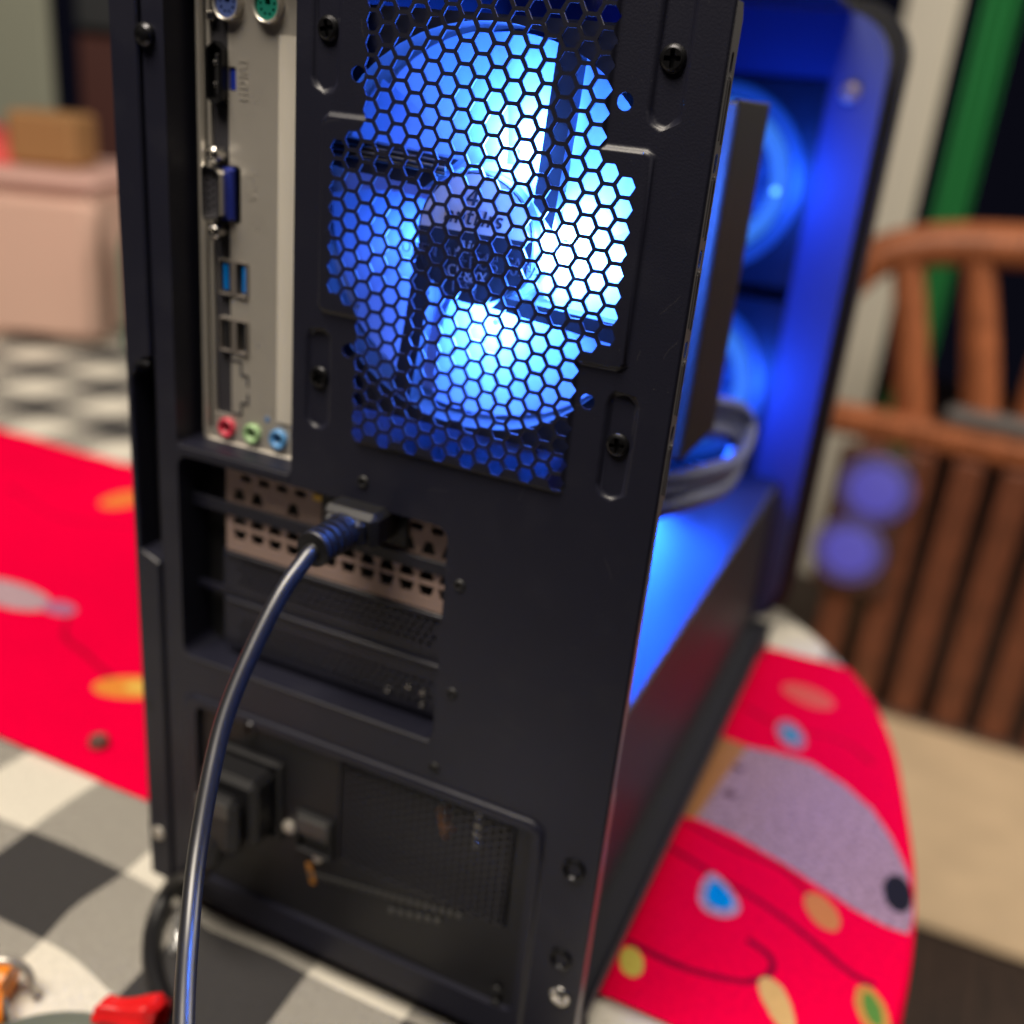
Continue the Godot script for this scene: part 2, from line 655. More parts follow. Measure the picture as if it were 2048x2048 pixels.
func io_ports(root: Node3D) -> void:
	var st := begin()
	# plate with a folded rim
	var z := -12.0
	var outer := rrect(-110.2, -90.2, -65.5, 82.0, 2.5)
	walls(st, outer, z - 3.0, z)
	var cuts := [rrect(-104.9, -78.0, -97.6, 80.0, 0.5), circle(-96.6, 58.0, 5.4), circle(-81.2, 58.2, 5.4), rrect(-97.5, 32.4, -94.6, 39.6, 0.2), rrect(-102.4, -34.2, -89.8, -21.8, 0.6), rrect(-102.4, -54.4, -89.8, -42.0, 0.6), rrect(-105.2, -9.6, -93.0, 9.2, 1.5)]
	for c in [[-99.6, -82.9], [-88.3, -82.8], [-76.8, -82.4]]:
		cuts.append(circle(c[0], c[1], 3.7))
	var tiles := []
	var xs := [-110.2, -107.6, -101.0, -99.6, -96.6, -88.3, -81.2, -76.8, -65.5]
	var ys := [-90.2, -82.8, -66.0, -48.0, -28.0, 0.0, 20.0, 36.0, 58.0, 82.0]
	for a in xs.size() - 1:
		for b in ys.size() - 1:
			var p := PackedVector2Array([Vector2(xs[a], ys[b]), Vector2(xs[a + 1], ys[b]), Vector2(xs[a + 1], ys[b + 1]), Vector2(xs[a], ys[b + 1])])
			tiles.append_array(Geometry2D.intersect_polygons(p, inset(outer, 0.02)))
	for p in cut(tiles, cuts):
		fill(st, p, z)
	for c in cuts:
		walls(st, c, z - 3.0, z, true)
	# rolled rim along left and bottom, shallow swage on the right
	tube(st, smooth([Vector3(-108.9, 82, z + 0.2), Vector3(-108.9, -60, z + 0.2), Vector3(-108.9, -86.5, z + 0.2), Vector3(-106.4, -89.0, z + 0.2), Vector3(-90, -89.1, z + 0.2), Vector3(-66.0, -89.1, z + 0.2)], 8), 1.15, 12)
	var plate := part("io_shield", st, M.steel, root, "pale metal plate round the motherboard sockets")
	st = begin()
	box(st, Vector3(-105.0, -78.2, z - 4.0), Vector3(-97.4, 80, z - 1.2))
	part("dark_reflection_strip", st, M.dark_grey, plate)  # dark colour stands in for sloped plate metal reflecting dark surroundings
	st = begin()
	tube(st, [Vector3(-74.6, 50, z - 11.5), Vector3(-74.6, -76, z - 11.5)], 12.0, 60)
	part("raised_rib", st, rough_map(mat(lin(0.66, 0.62, 0.55), 0.5, 0.15), M.smear, 25.0), plate)  # same metal made less metallic, painting in the plate's bright streak
	st = begin()
	box(st, Vector3(-107.3, -84, z - 0.5), Vector3(-106.3, 81, z + 0.12))
	part("fold_line", st, M.screw, plate)
	st = begin()
	box(st, Vector3(-113.2, -95, z - 6), Vector3(-60, 82, z - 4.2))
	part("backing", st, M.black, plate)
	# keyboard and mouse sockets
	for s in [[-96.6, 58.0, lin(0.07, 0.11, 0.32), "purple_socket"], [-81.2, 58.2, lin(0.01, 0.22, 0.16), "green_socket"]]:
		st = begin()
		at(Vector3(s[0], s[1], z))
		lathe(st, [Vector2(5.3, -3), Vector2(5.3, 2.2), Vector2(4.9, 2.7), Vector2(4.4, 2.4), Vector2(4.4, -2)], 28)
		home()
		var ring := part("socket_shell", st, M.steel, plate)
		st = begin()
		at(Vector3(s[0], s[1], z))
		var holes := [rrect(-0.9, 0.1, 1.1, 1.9, 0.2)]
		for a in [-150.0, -110.0, -70.0, -30.0, 10.0, 170.0]:
			var v := Vector2.from_angle(deg_to_rad(a)) * 2.6
			holes.append(circle(v.x, v.y, 0.5, 8))
		var pie := []
		for k in 24:
			pie.append(PackedVector2Array([Vector2(0, 0), Vector2.from_angle(TAU * k / 24) * 4.3, Vector2.from_angle(TAU * (k + 1) / 24) * 4.3]))
		for p in cut(pie, holes):
			fill(st, p, 1.6)
		for h in holes:
			walls(st, h, -1.5, 1.6, true)
			fill(st, h, -1.4)
		home()
		part(s[3], st, mat(s[2], 0.45), plate)
	st = begin()
	box(st, Vector3(-105.2, 52.6, z - 0.5), Vector3(-102.4, 55.4, z + 1.2), 0.3)
	part("shield_tab", st, M.steel_bright, plate)
	# video sockets
	st = begin()
	var hd := PackedVector2Array([Vector2(-104.4, 44.5), Vector2(-104.4, 29.5), Vector2(-101.2, 27.2), Vector2(-98.0, 29.5), Vector2(-98.0, 44.5), Vector2(-101.2, 46.8)])
	walls(st, hd, z - 2, z + 2.6)
	walls(st, inset(hd, 0.5), z - 2, z + 2.6, true)
	for i in 6:
		var a := hd[i]
		var b := hd[(i + 1) % 6]
		var c := inset(hd, 0.5)
		var near := func(q): 
			var best := c[0]
			for w in c:
				if w.distance_to(q) < best.distance_to(q):
					best = w
			return best
		var ai: Vector2 = near.call(a)
		var bi: Vector2 = near.call(b)
		quad(st, Vector3(a.x, a.y, z + 2.6), Vector3(b.x, b.y, z + 2.6), Vector3(bi.x, bi.y, z + 2.6), Vector3(ai.x, ai.y, z + 2.6), Vector3(0, 0, 1))
	var hdp := part("video_socket", st, M.screw, plate)
	st = begin()
	fill(st, inset(hd, 0.4), z - 1.0)
	box(st, Vector3(-101.6, 31, z - 1), Vector3(-100.2, 43, z + 1.6), 0.2)
	part("tongue", st, M.black, plate)
	st = begin()
	for y in [33.0, 39.5]:
		box(st, Vector3(-102.2, y, z + 1.0), Vector3(-101.0, y + 1.5, z + 2.2), 0.3)
	part("contact", st, M.steel_bright, plate)
	st = begin()
	box(st, Vector3(-97.3, 32.6, z - 1.5), Vector3(-94.7, 39.4, z - 0.6), 0.2)
	part("blue_tab", st, mat(lin(0.01, 0.03, 0.32), 0.4), plate)
	lettering(plate, "embossed_lettering", "HDMI", Vector3(-91.6, 36, z + 0.12), 3.0, M.steel, PI / 2, 0.0, true)
	lettering(plate, "embossed_lettering", "VGA", Vector3(-88.0, 3.5, z + 0.05), 2.4, M.steel, PI / 2, 0.0, true)
	st = begin()
	var d := PackedVector2Array([Vector2(-104.4, 7.6), Vector2(-104.4, -7.6), Vector2(-103.2, -8.8), Vector2(-98.4, -7.9), Vector2(-97.0, -6.6), Vector2(-97.0, 6.6), Vector2(-98.4, 7.9), Vector2(-103.2, 8.8)])
	walls(st, d, z - 2, z + 6)
	walls(st, inset(d, 0.55), z + 3.5, z + 6, true)
	for p in cut([PackedVector2Array([d[0], d[1], d[2], d[3], Vector2(-100.7, 0)]), PackedVector2Array([d[3], d[4], d[5], d[6], Vector2(-100.7, 0)]), PackedVector2Array([d[6], d[7], d[0], Vector2(-100.7, 0)])], [inset(d, 0.55)]):
		fill(st, p, z + 6)
	part("monitor_socket", st, M.steel_bright, plate)
	st = begin()
	var pin := []
	for cx in 3:
		for ry in 5:
			pin.append(circle(-102.6 + 1.9 * cx, -4.6 + 2.3 * ry + (1.1 if cx == 1 else 0.0) - 0.5, 0.55, 8))
	var quarterd := []
	for ry in 10:
		for cx in 4:
			var x0 := -104.6 + 1.95 * cx
			var y0 := -9.0 + 1.8 * ry
			quarterd.append_array(Geometry2D.intersect_polygons(PackedVector2Array([Vector2(x0, y0), Vector2(x0 + 1.95, y0), Vector2(x0 + 1.95, y0 + 1.8), Vector2(x0, y0 + 1.8)]), inset(d, 0.5)))
	for p in cut(quarterd, pin):
		fill(st, p, z + 4.4)
	for h in pin:
		walls(st, h, z + 2.5, z + 4.4, true)
		fill(st, h, z + 2.6)
	part("socket_face", st, M.dark_grey, plate)
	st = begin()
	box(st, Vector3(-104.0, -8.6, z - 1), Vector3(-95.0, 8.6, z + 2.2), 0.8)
	part("blue_reflection_skirt", st, mat(lin(0.022, 0.035, 0.26), 0.3), plate)  # blue colour stands in for blue light reflected on the shell's side
	for y in [12.3, -12.6]:
		st = begin()
		at(Vector3(-101.0, y, z))
		lathe(st, [Vector2(0.0, 3.0), Vector2(1.1, 3.2), Vector2(1.3, 5.0), Vector2(2.1, 5.4), Vector2(2.7, 4.6), Vector2(2.7, 0)], 6)
		home()
		part("jack_nut", st, M.steel_bright, plate)
	# paired usb sockets
	for u in [[-22.0, lin(0.0, 0.16, 0.55)], [-42.2, lin(0.02, 0.02, 0.022)]]:
		st = begin()
		for x in [[-102.2, -96.6], [-95.2, -90.0]]:
			for w in [[x[0], x[0] + 0.5], [x[1] - 0.5, x[1]]]:
				box(st, Vector3(w[0], u[0] - 12.0, z - 3), Vector3(w[1], u[0], z + 0.9), 0.1)
			for w in [[u[0] - 0.5, u[0]], [u[0] - 12.0, u[0] - 11.5]]:
				box(st, Vector3(x[0] + 0.5, w[0], z - 3), Vector3(x[1] - 0.5, w[1], z + 0.88), 0.1)
		box(st, Vector3(-96.6, u[0] - 12, z - 3), Vector3(-95.2, u[0], z + 0.5), 0.1)
		part("usb_socket", st, mat(lin(0.30, 0.27, 0.25), 0.35, 0.5), plate)
		st = begin()
		box(st, Vector3(-102, u[0] - 11.8, z - 7), Vector3(-90.2, u[0] - 0.2, z - 3.2))
		part("usb_well", st, M.black, plate)
		for x in [-100.4, -92.4]:
			st = begin()
			box(st, Vector3(x, u[0] - 10.4, z - 3.1), Vector3(x + 1.9, u[0] - 1.6, z + 0.3), 0.2)
			part("tongue", st, mat(u[1], 0.35), plate)
	# stamped outline of an unused network socket
	st = begin()
	for s in [[-97.6, -57.4, -93.2, -56.6], [-93.6, -61.6, -92.8, -56.6], [-93.6, -62.2, -90.2, -61.4], [-90.8, -65.6, -90.0, -61.4], [-90.8, -72.0, -90.0, -68.4], [-93.6, -72.6, -90.2, -71.8], [-93.6, -76.6, -92.8, -72.0], [-97.6, -77.2, -93.2, -76.4]]:
		box(st, Vector3(s[0], s[1], z - 0.2), Vector3(s[2], s[3], z + 0.35), 0.15)
	part("stamped_outline", st, M.dark_grey, plate)
	for j in [[-99.6, -82.9, lin(0.62, 0.05, 0.09), "pink_jack"], [-88.3, -82.8, lin(0.33, 0.52, 0.26), "green_jack"], [-76.8, -82.4, lin(0.10, 0.30, 0.62), "blue_jack"]]:
		st = begin()
		at(Vector3(j[0], j[1], z))
		lathe(st, [Vector2(3.6, -3), Vector2(3.6, 1.2), Vector2(3.2, 1.8), Vector2(2.2, 1.6), Vector2(1.5, 0.8), Vector2(1.4, -2.5), Vector2(0.0, -2.5)], 24)
		home()
		var jk := part(j[3], st, mat(j[2], 0.4), plate)
		st = begin()
		at(Vector3(j[0], j[1], z))
		fill(st, circle(0, 0, 1.35, 14), -0.6)
		home()
		part("jack_hole", st, M.black, plate)
	st = begin()
	at(Vector3(-82.0, -76.2, z))
	lathe(st, [Vector2(1.2, 0), Vector2(1.1, 0.12), Vector2(0.0, 0.14)], 14)
	home()
	part("printed_dot", st, mat(lin(0.1, 0.2, 0.4), 0.6), plate)


func expansion_slots(root: Node3D) -> void:
	# divider rails between the slots
	var st := begin()
	box(st, Vector3(-113, -115.2, -8.9), Vector3(-0.9, -110.4, -7.4), 0.2)
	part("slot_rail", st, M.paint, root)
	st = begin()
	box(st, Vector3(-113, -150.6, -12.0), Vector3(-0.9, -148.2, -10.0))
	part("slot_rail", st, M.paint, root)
	st = begin()
	box(st, Vector3(-113.2, -178, -20), Vector3(-0.6, -92.6, -17.5))
	part("slot_backing", st, M.black, root)
	st = begin()
	box(st, Vector3(-113, -92.9, -6), Vector3(-63, -88.7, 0.3), 0.9)
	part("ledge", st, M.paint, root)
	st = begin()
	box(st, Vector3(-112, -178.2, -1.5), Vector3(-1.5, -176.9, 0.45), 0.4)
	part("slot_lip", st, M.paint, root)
	st = begin()
	box(st, Vector3(-112, -134.5, -235), Vector3(-2, -100, -21), 2.0)
	part("graphics_card", st, M.black, root)
	# the graphics card's double bracket: two pale vented faces
	for s in [[-110.6, -96.0, true], [-130.6, -114.6, false]]:
		st = begin()
		var z := -9.0
		var cuts := []
		var xs := [-98.2]
		for i in 12:
			var x := -92.2 + 8.0 * i
			xs.append(x)
			if s[2]:
				if i in [0, 1, 3, 9, 10, 11] :
					cuts.append(PackedVector2Array([Vector2(x - 3.1, -109.6), Vector2(x + 3.1, -109.6), Vector2(x + 1.4, -104.6), Vector2(x - 1.4, -104.6)]))
				cuts.append(rrect(x + 0.6, -101.2, x + 5.4, -98.6, 0.8))
			else:
				cuts.append(PackedVector2Array([Vector2(x - 3.4, -119.7), Vector2(x + 3.4, -119.7), Vector2(x + 1.5, -115.0), Vector2(x - 1.5, -115.0)]))
				cuts.append(PackedVector2Array([Vector2(x - 2.0, -125.6), Vector2(x + 2.0, -125.6), Vector2(x + 3.4, -121.2), Vector2(x - 3.4, -121.2)]))
		xs.append(-3.0)
		xs.sort()
		var tiles := []
		var ys := [s[0], s[0] + 3.0, (s[0] + s[1]) / 2.0, s[1] - 2.0, s[1]]
		if not s[2]:
			ys = [s[0], -126.5, -123.1, -120.6, -117.5, s[1]]
		else:
			ys = [s[0], -106.7, -102.9, -99.9, s[1]]
		var xx := []
		for i in xs.size() - 1:
			xx.append(xs[i])
			xx.append((xs[i] + xs[i + 1]) / 2.0 - (0.9 if s[2] else 0.0))
		xx.append(-3.0)
		for a in xx.size() - 1:
			for b in ys.size() - 1:
				tiles.append(PackedVector2Array([Vector2(xx[a], ys[b]), Vector2(xx[a + 1], ys[b]), Vector2(xx[a + 1], ys[b + 1]), Vector2(xx[a], ys[b + 1])]))
		var socket := rrect(-46, -105.5, -26, -98.5, 1.0)
		for p in cut(tiles, cuts + ([socket] if s[2] else [])):
			fill(st, p, z)
		for c in cuts:
			walls(st, c, z - 1.0, z, true)
		quad(st, Vector3(-98.2, s[0], z), Vector3(-98.2, s[1], z), Vector3(-98.2, s[1], z - 3), Vector3(-98.2, s[0], z - 3), Vector3(-1, 0, 0))
		quad(st, Vector3(-98.2, s[0], z), Vector3(-3, s[0], z), Vector3(-3, s[0], z - 1), Vector3(-98.2, s[0], z - 1), Vector3(0, -1, 0))
		part("card_bracket", st, M.bracket, root, "pale metal bracket face of the graphics card with trapezoid vents")
	st = begin()
	box(st, Vector3(-55.5, -108.8, -8.9), Vector3(-20.0, -96.6, -7.6), 0.5)
	part("socket_bezel", st, M.black, root)
	st = begin()
	box(st, Vector3(-59.5, -100.6, -8.9), Vector3(-51.0, -97.6, -8.0), 0.4)
	part("brass_socket", st, M.gold, root)
	st = begin()
	box(st, Vector3(-43.5, -97.3, -7.5), Vector3(-31, -96.5, -5.6), 0.2)
	part("socket_lip", st, M.screw, root)
	# two black perforated slot covers
	for s in [[-148.0, -130.8], [-173.0, -150.8]]:
		st = begin()
		var z := -9.5
		var cuts := []
		var xs := [-100.0]
		var n := 26
		var rows := 4
		for i in n:
			for j in rows:
				cuts.append(circle(-92.0 + 3.3 * i + (1.6 if j % 2 else 0.0), s[0] + 4.0 + 3.0 * j, 0.95, 8))
		var tiles := []
		tiles.append(PackedVector2Array([Vector2(-100, s[0]), Vector2(-94.4, s[0]), Vector2(-94.4, s[1]), Vector2(-100, s[1])]))
		for i in n * 2 + 3:
			var x0 := -94.4 + 1.65 * i
			var x1 := minf(x0 + 1.65, -2.0)
			if x0 >= x1:
				continue
			var y: float = s[0]
			for j in rows + 1:
				var y1: float = s[0] + 4.0 + 3.0 * j if j < rows else s[1]
				tiles.append(PackedVector2Array([Vector2(x0, y), Vector2(x1, y), Vector2(x1, y1), Vector2(x0, y1)]))
				y = y1
		for p in cut(tiles, cuts):
			fill(st, p, z)
		# folded top edge that catches light
		quad(st, Vector3(-100, s[1], z), Vector3(-2, s[1], z), Vector3(-2, s[1] - 0.2, z - 5), Vector3(-100, s[1] - 0.2, z - 5), Vector3(0, 1, 0))
		box(st, Vector3(-98, s[1] - 2.2, z + 0.05), Vector3(-4, s[1] - 0.4, z + 1.0), 0.4)
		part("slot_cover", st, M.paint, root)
	for c in [[-16.5, -164.0], [-10.5, -164.6], [-25.0, -168.5], [-10.5, -169.8]]:
		st = begin()
		at(Vector3(c[0], c[1], -8.7))
		lathe(st, [Vector2(0, 0.6), Vector2(0.7, 0.4), Vector2(0.95, -0.9)], 10)
		home()
		part("shiny_rivet", st, M.steel_bright, root)


func power_supply(root: Node3D) -> void:
	var st := begin()
	var z := -0.6
	var cuts := []
	var tiles := []
	var dx := 3.0
	var py := 3.46
	for k in range(0, 24):
		for m in range(0, 14):
			var c := Vector2(-37.0 + dx * k, -201.5 - py * m - (py / 2 if k % 2 else 0.0))
			if c.x > 33.5:
				continue
			var R := dx * 2 / 3.0
			for e in 6:
				var d := [Vector2(1, 0), Vector2(0.5, 0.866), Vector2(-0.5, 0.866), Vector2(-1, 0), Vector2(-0.5, -0.866), Vector2(0.5, -0.866)]
				tiles.append(PackedVector2Array([c + d[e] * R, c + d[(e + 1) % 6] * R, c + d[(e + 1) % 6] * R * 0.74, c + d[e] * R * 0.74]))
	for p in tiles:
		fill(st, p, z)
	var grille := st
	st = begin()
	# the rest of the rear face as boxes round the grille, sockets and switch
	for b in [[-107, -285, -39.2, -249.5], [-107, -249.5, -97.5, -197], [-97.5, -212, -60, -197], [-60, -229.5, -39.2, -197], [-97.5, -249.5, -97.4, -212], [-39.2, -199.4, 43, -197], [-39.2, -285, 43, -247.5], [35.4, -247.5, 43, -199.4], [-65, -249.5, -58, -229.5], [-41, -249.5, -39.2, -229.5], [-65, -229.5, -60, -212]]:
		box(st, Vector3(b[0], b[1], z - 1.0), Vector3(b[2], b[3], z + 0.02))
	var p := part("power_supply", st, M.paint_smooth, root, "black power supply face with a honeycomb grille")
	part("grille", grille, mat(lin(0.034, 0.034, 0.046), 0.4), p)
	st = begin()
	box(st, Vector3(-106, -284, -30), Vector3(42, -198, -12))
	part("dark_well", st, M.black, p)
	st = begin()
	for f in [[-98, -249, -96, -212], [-67, -249, -65, -212], [-96, -214, -67, -212], [-96, -249, -67, -247]]:
		box(st, Vector3(f[0], f[1], -3), Vector3(f[2], f[3], 2.0), 0.5)
	box(st, Vector3(-96, -247, -6), Vector3(-67, -214, -4))
	part("mains_socket", st, M.plastic, p)
	st = begin()
	for f in [[-58, -249, -57, -230], [-42, -249, -41, -230], [-57, -231, -42, -230], [-57, -249, -42, -248]]:
		box(st, Vector3(f[0], f[1], -3), Vector3(f[2], f[3], 1.6), 0.3)
	part("switch_bezel", st, M.plastic, p)
	st = begin()
	box(st, Vector3(-56.8, -239.5, -3), Vector3(-42.2, -231.2, 2.4), 0.8)
	quad(st, Vector3(-56.8, -239.5, 1.8), Vector3(-42.2, -239.5, 1.8), Vector3(-42.2, -247.8, -2.4), Vector3(-56.8, -247.8, -2.4), Vector3(0, -0.5, 1))
	part("rocker", st, mat(lin(0.06, 0.06, 0.06), 0.3), p)
	st = begin()
	at(Vector3(-47.8, -250.6, 0))
	lathe(st, [Vector2(2.0, -1), Vector2(2.0, 0.6), Vector2(1.2, 1.1), Vector2(0, 1.2)], 16)
	home()
	part("small_screw", st, M.steel, p)
	st = begin()
	at(Vector3(-61.8, -241.0, 0))
	lathe(st, [Vector2(3.0, -1), Vector2(3.0, 0.5), Vector2(2.0, 1.4), Vector2(0, 1.7)], 18)
	home()
	part("small_screw", st, M.steel, p)
	# things that show behind the grille: a copper coil and bright solder
	st = begin()
	for i in 4:
		at(Vector3(3.5 + 0.9 * i, -208.5 - 3.0 * i, -5.0), Basis(Vector3(0, 1, 0), 1.2))
		lathe(st, [Vector2(2.6, -0.9), Vector2(3.2, 0), Vector2(2.6, 0.9)], 14)
	home()
	part("copper_coil", st, mat(lin(0.62, 0.24, 0.05), 0.35, 0.7), p)
	st = begin()
	for i in 4:
		at(Vector3(19.0, -202.8 - 4.6 * i, -2.6))
		lathe(st, [Vector2(1.6, -0.6), Vector2(1.3, 0.5), Vector2(0, 0.9)], 10)
	home()
	part("solder_joint", st, M.steel_bright, p)
	st = begin()
	at(Vector3(-51.0, -259.5, 0.0), Basis(Vector3(0, 0, 1), 0.25))
	box(st, Vector3(-1.4, -5.5, -0.6), Vector3(1.4, 4.5, 0.3), 0.2)
	home()
	part("amber_sticker", st, mat(lin(0.32, 0.13, 0.02), 0.5), p)
	# two embossed runs of small louvres low on the face
	st = begin()
	for i in 20:
		var t := i / 19.0
		box(st, Vector3(-52 + 67 * t, -261.5 + 10.5 * t, -0.4), Vector3(-50 + 67 * t, -258.8 + 10.5 * t, 0.6), 0.4)
	for i in 6:
		box(st, Vector3(-14 + 4.0 * i, -262.5 + 0.9 * i, -0.4), Vector3(-11.4 + 4.0 * i, -259.8 + 0.9 * i, 0.6), 0.4)
	part("louvre_row", st, mat(lin(0.06, 0.06, 0.06), 0.35), p)


func fan_frame(st: SurfaceTool, z0: float, z1: float, r: float, half: float) -> void:
	# square plate ring with a round bore, about the z axis of xf
	var n := 48
	for i in n:
		var a := Vector2.from_angle(TAU * i / n)
		var b := Vector2.from_angle(TAU * (i + 1) / n)
		var ao := a * (half / maxf(absf(a.x), absf(a.y)))
		var bo := b * (half / maxf(absf(b.x), absf(b.y)))
		for z in [[z1, 1.0], [z0, -1.0]]:
			quad(st, Vector3(a.x * r, a.y * r, z[0]), Vector3(b.x * r, b.y * r, z[0]), Vector3(bo.x, bo.y, z[0]), Vector3(ao.x, ao.y, z[0]), Vector3(0, 0, z[1]))
		quad(st, Vector3(ao.x, ao.y, z0), Vector3(bo.x, bo.y, z0), Vector3(bo.x, bo.y, z1), Vector3(ao.x, ao.y, z1), Vector3(a.x, a.y, 0))
		tris(st, [Vector3(a.x * r, a.y * r, z0), Vector3(-a.x, -a.y, 0)], [Vector3(b.x * r, b.y * r, z0), Vector3(-b.x, -b.y, 0)], [Vector3(b.x * r, b.y * r, z1), Vector3(-b.x, -b.y, 0)])
		tris(st, [Vector3(a.x * r, a.y * r, z0), Vector3(-a.x, -a.y, 0)], [Vector3(b.x * r, b.y * r, z1), Vector3(-b.x, -b.y, 0)], [Vector3(a.x * r, a.y * r, z1), Vector3(-a.x, -a.y, 0)])


func blade(st: SurfaceTool, turn: float, span: float, r0: float, r1: float, z0: float, z1: float) -> void:
	var grid := []
	for i in 9:
		var t := i / 8.0
		var row := []
		for k in 9:
			var s := k / 8.0
			var r := lerpf(r0, r1, t)
			var a := turn + deg_to_rad(span) * s + 0.25 * t
			row.append(Vector3(r * cos(a), r * sin(a), lerpf(z0, z1, s) + 1.2 * sin(PI * s)))
		grid.append(row)
	loft(st, grid, Vector3(0, 0, 1))


func rear_fan(root: Node3D) -> void:
	var st := begin()
	at(Vector3(0, 0, 0))
	fan_frame(st, -27.0, -2.4, 58.3, 60.0)
	home()
	var fan := part("rear_fan", st, M.fan_black, root, "lit rear fan glowing blue and white behind the honeycomb")
	st = begin()
	at(Vector3(-1.0, -0.6, 0))
	lathe(st, [Vector2(19.4, -8.5), Vector2(19.4, -3.4), Vector2(18.9, -2.9), Vector2(0.0, -2.9)], 48)
	home()
	part("hub", st, M.fan_black, fan)
	# four struts set like a pinwheel, as seen from behind
	for s in [[[-19.0, 12.0], [-59.0, 15.2], [-59.0, 24.0], [-8.0, 21.0], "strut"], [[16.6, 12.0], [23.4, 5.0], [26.2, 56.0], [19.6, 57.0], "strut"], [[-14.2, -12.0], [-19.6, -2.0], [-26.6, -54.0], [-20.2, -56.0], "strut"], [[10.0, -16.0], [6.0, -20.0], [56.0, -24.8], [57.0, -18.6], "strut"]]:
		st = begin()
		prism(st, PackedVector2Array([Vector2(s[0][0], s[0][1]), Vector2(s[1][0], s[1][1]), Vector2(s[2][0], s[2][1]), Vector2(s[3][0], s[3][1])]), -9.0, -3.2)
		part(s[4], st, M.fan_black, fan)
	# wires clipped along the upper left strut
	for k in 3:
		st = begin()
		tube(st, smooth([Vector3(-12, 16.5 + 1.6 * k, -2.9), Vector3(-25, 17.6 + 1.4 * k, -2.6), Vector3(-40, 18.2 + 1.4 * k, -2.7), Vector3(-58, 18.4 + 1.4 * k, -3.0)], 4), 0.6, 8)
		part("fan_wire", st, [M.black, mat(lin(0.06, 0.06, 0.06), 0.4), M.black][k], fan)
	# rotor
	st = begin()
	lathe(st, [Vector2(21.0, -26.0), Vector2(21.0, -9.6), Vector2(0.0, -9.4)], 40)
	part("rotor_hub", st, M.blade, fan)
	for i in 9:
		st = begin()
		blade(st, TAU * i / 9.0, 58.0, 20.5, 56.6, -11.5, -21.0)
		part("blade", st, M.blade, fan)
	# sticker on the hub
	st = begin()
	var up := PackedVector2Array()
	for i in 25:
		up.append(Vector2(-1.0, -0.6) + Vector2.from_angle(PI * (i / 24.0) * 0.94 + 0.09) * 18.4)
	fill(st, up, -2.75)
	part("sticker", st, M.label, fan)
	st = begin()
	var low := PackedVector2Array()
	for i in 25:
		low.append(Vector2(-1.0, -0.6) + Vector2.from_angle(PI + 0.09 - 0.18 + (PI + 0.18) * (i / 24.0)) * 18.4)
	fill(st, low, -2.78)
	part("dark_sticker", st, M.label_dark, fan)
	lettering(fan, "sticker_lettering", "4", Vector3(-2.4, 11.4, -2.7), 5.2, M.ink, 0.0, 0.25, true)
	lettering(fan, "sticker_lettering", "antHrs", Vector3(-1.6, 5.4, -2.7), 4.4, M.ink, 0.0, 0.25, true)
	lettering(fan, "sticker_lettering", "Air", Vector3(-3.0, -3.2, -2.7), 1.8, M.print, 0.0, 0.2, true)
	lettering(fan, "sticker_lettering", "OPEN  ALL  S4P  FAN", Vector3(-3.4, -5.8, -2.7), 1.1, M.print_dim, 0.0)
	lettering(fan, "sticker_lettering", "DC 5   0.1A", Vector3(9.2, -7.4, -2.7), 1.1, M.print_dim, 0.0)
	lettering(fan, "sticker_lettering", "CE", Vector3(-6.6, -10.6, -2.7), 2.6, M.print, 0.0)
	lettering(fan, "sticker_lettering", "&/X", Vector3(0.2, -11.6, -2.7), 2.4, M.print, 0.0)
	lettering(fan, "sticker_lettering", "TEST", Vector3(-3.2, -15.0, -2.7), 1.2, M.print_dim, 0.0)
	# light diodes round the hub, each with its light
	for l in LEDS:
		st = begin()
		at(l[0])
		for k in 1:
			lathe(st, [Vector2(0, 1.0), Vector2(0.8, 0.6), Vector2(1.0, 0), Vector2(0.8, -0.6), Vector2(0, -1.0)], 10)
		home()
		part("light_emitter", st, M.led, fan)


const LEDS := [[Vector3(26.0, 2.0, -7.6), 0.10], [Vector3(8.0, 25.0, -8.0), 0.055], [Vector3(6.0, -25.0, -8.0), 0.04], [Vector3(-22.5, -7.0, -8.5), 0.007]]


func front_fans(root: Node3D) -> void:
	for cy in [1.0, -129.0]:
		var c := Vector3(-27, cy, -394)
		var st := begin()
		at(c)
		fan_frame(st, -17.0, 0.0, 57.0, 60.0)
		home()
		var fan := part("front_fan", st, M.fan_black, root, "front fan with a glowing blue ring")
		st = begin()
		at(c)
		lathe(st, [Vector2(57, 0.5), Vector2(56, 2.0), Vector2(50, 2.0), Vector2(48, 0.0), Vector2(48, -12)], 48)
		home()
		part("led_ring", st, glow(lin(0.012, 0.12, 0.85), 0.22), fan)
		st = begin()
		at(c)
		lathe(st, [Vector2(46.5, -8), Vector2(42, -2.0), Vector2(36, -4.0)], 48)
		home()
		part("inner_led_ring", st, glow(lin(0.06, 0.28, 1.0), 0.6), fan)
		st = begin()
		at(c)
		lathe(st, [Vector2(20, -17), Vector2(20, -3), Vector2(0, -2.5)], 32)
		home()
		part("rotor_hub", st, M.fan_black, fan)
		for i in 9:
			st = begin()
			at(c + Vector3(0, 0, 8))
			blade(st, TAU * i / 9.0, 46.0, 19.0, 46.0, -14.0, -26.0)
			home()
			part("blade", st, M.front_blade, fan)
		st = begin()
		at(c + Vector3(49, 0, 48))
		lathe(st, [Vector2(0, 2.0), Vector2(1.5, 1.2), Vector2(2.0, 0), Vector2(1.5, -1.2), Vector2(0, -2.0)], 10)
		home()
		part("light_emitter", st, M.led, fan)  # added emitter ahead of the fan, lighting the front panel's inner face


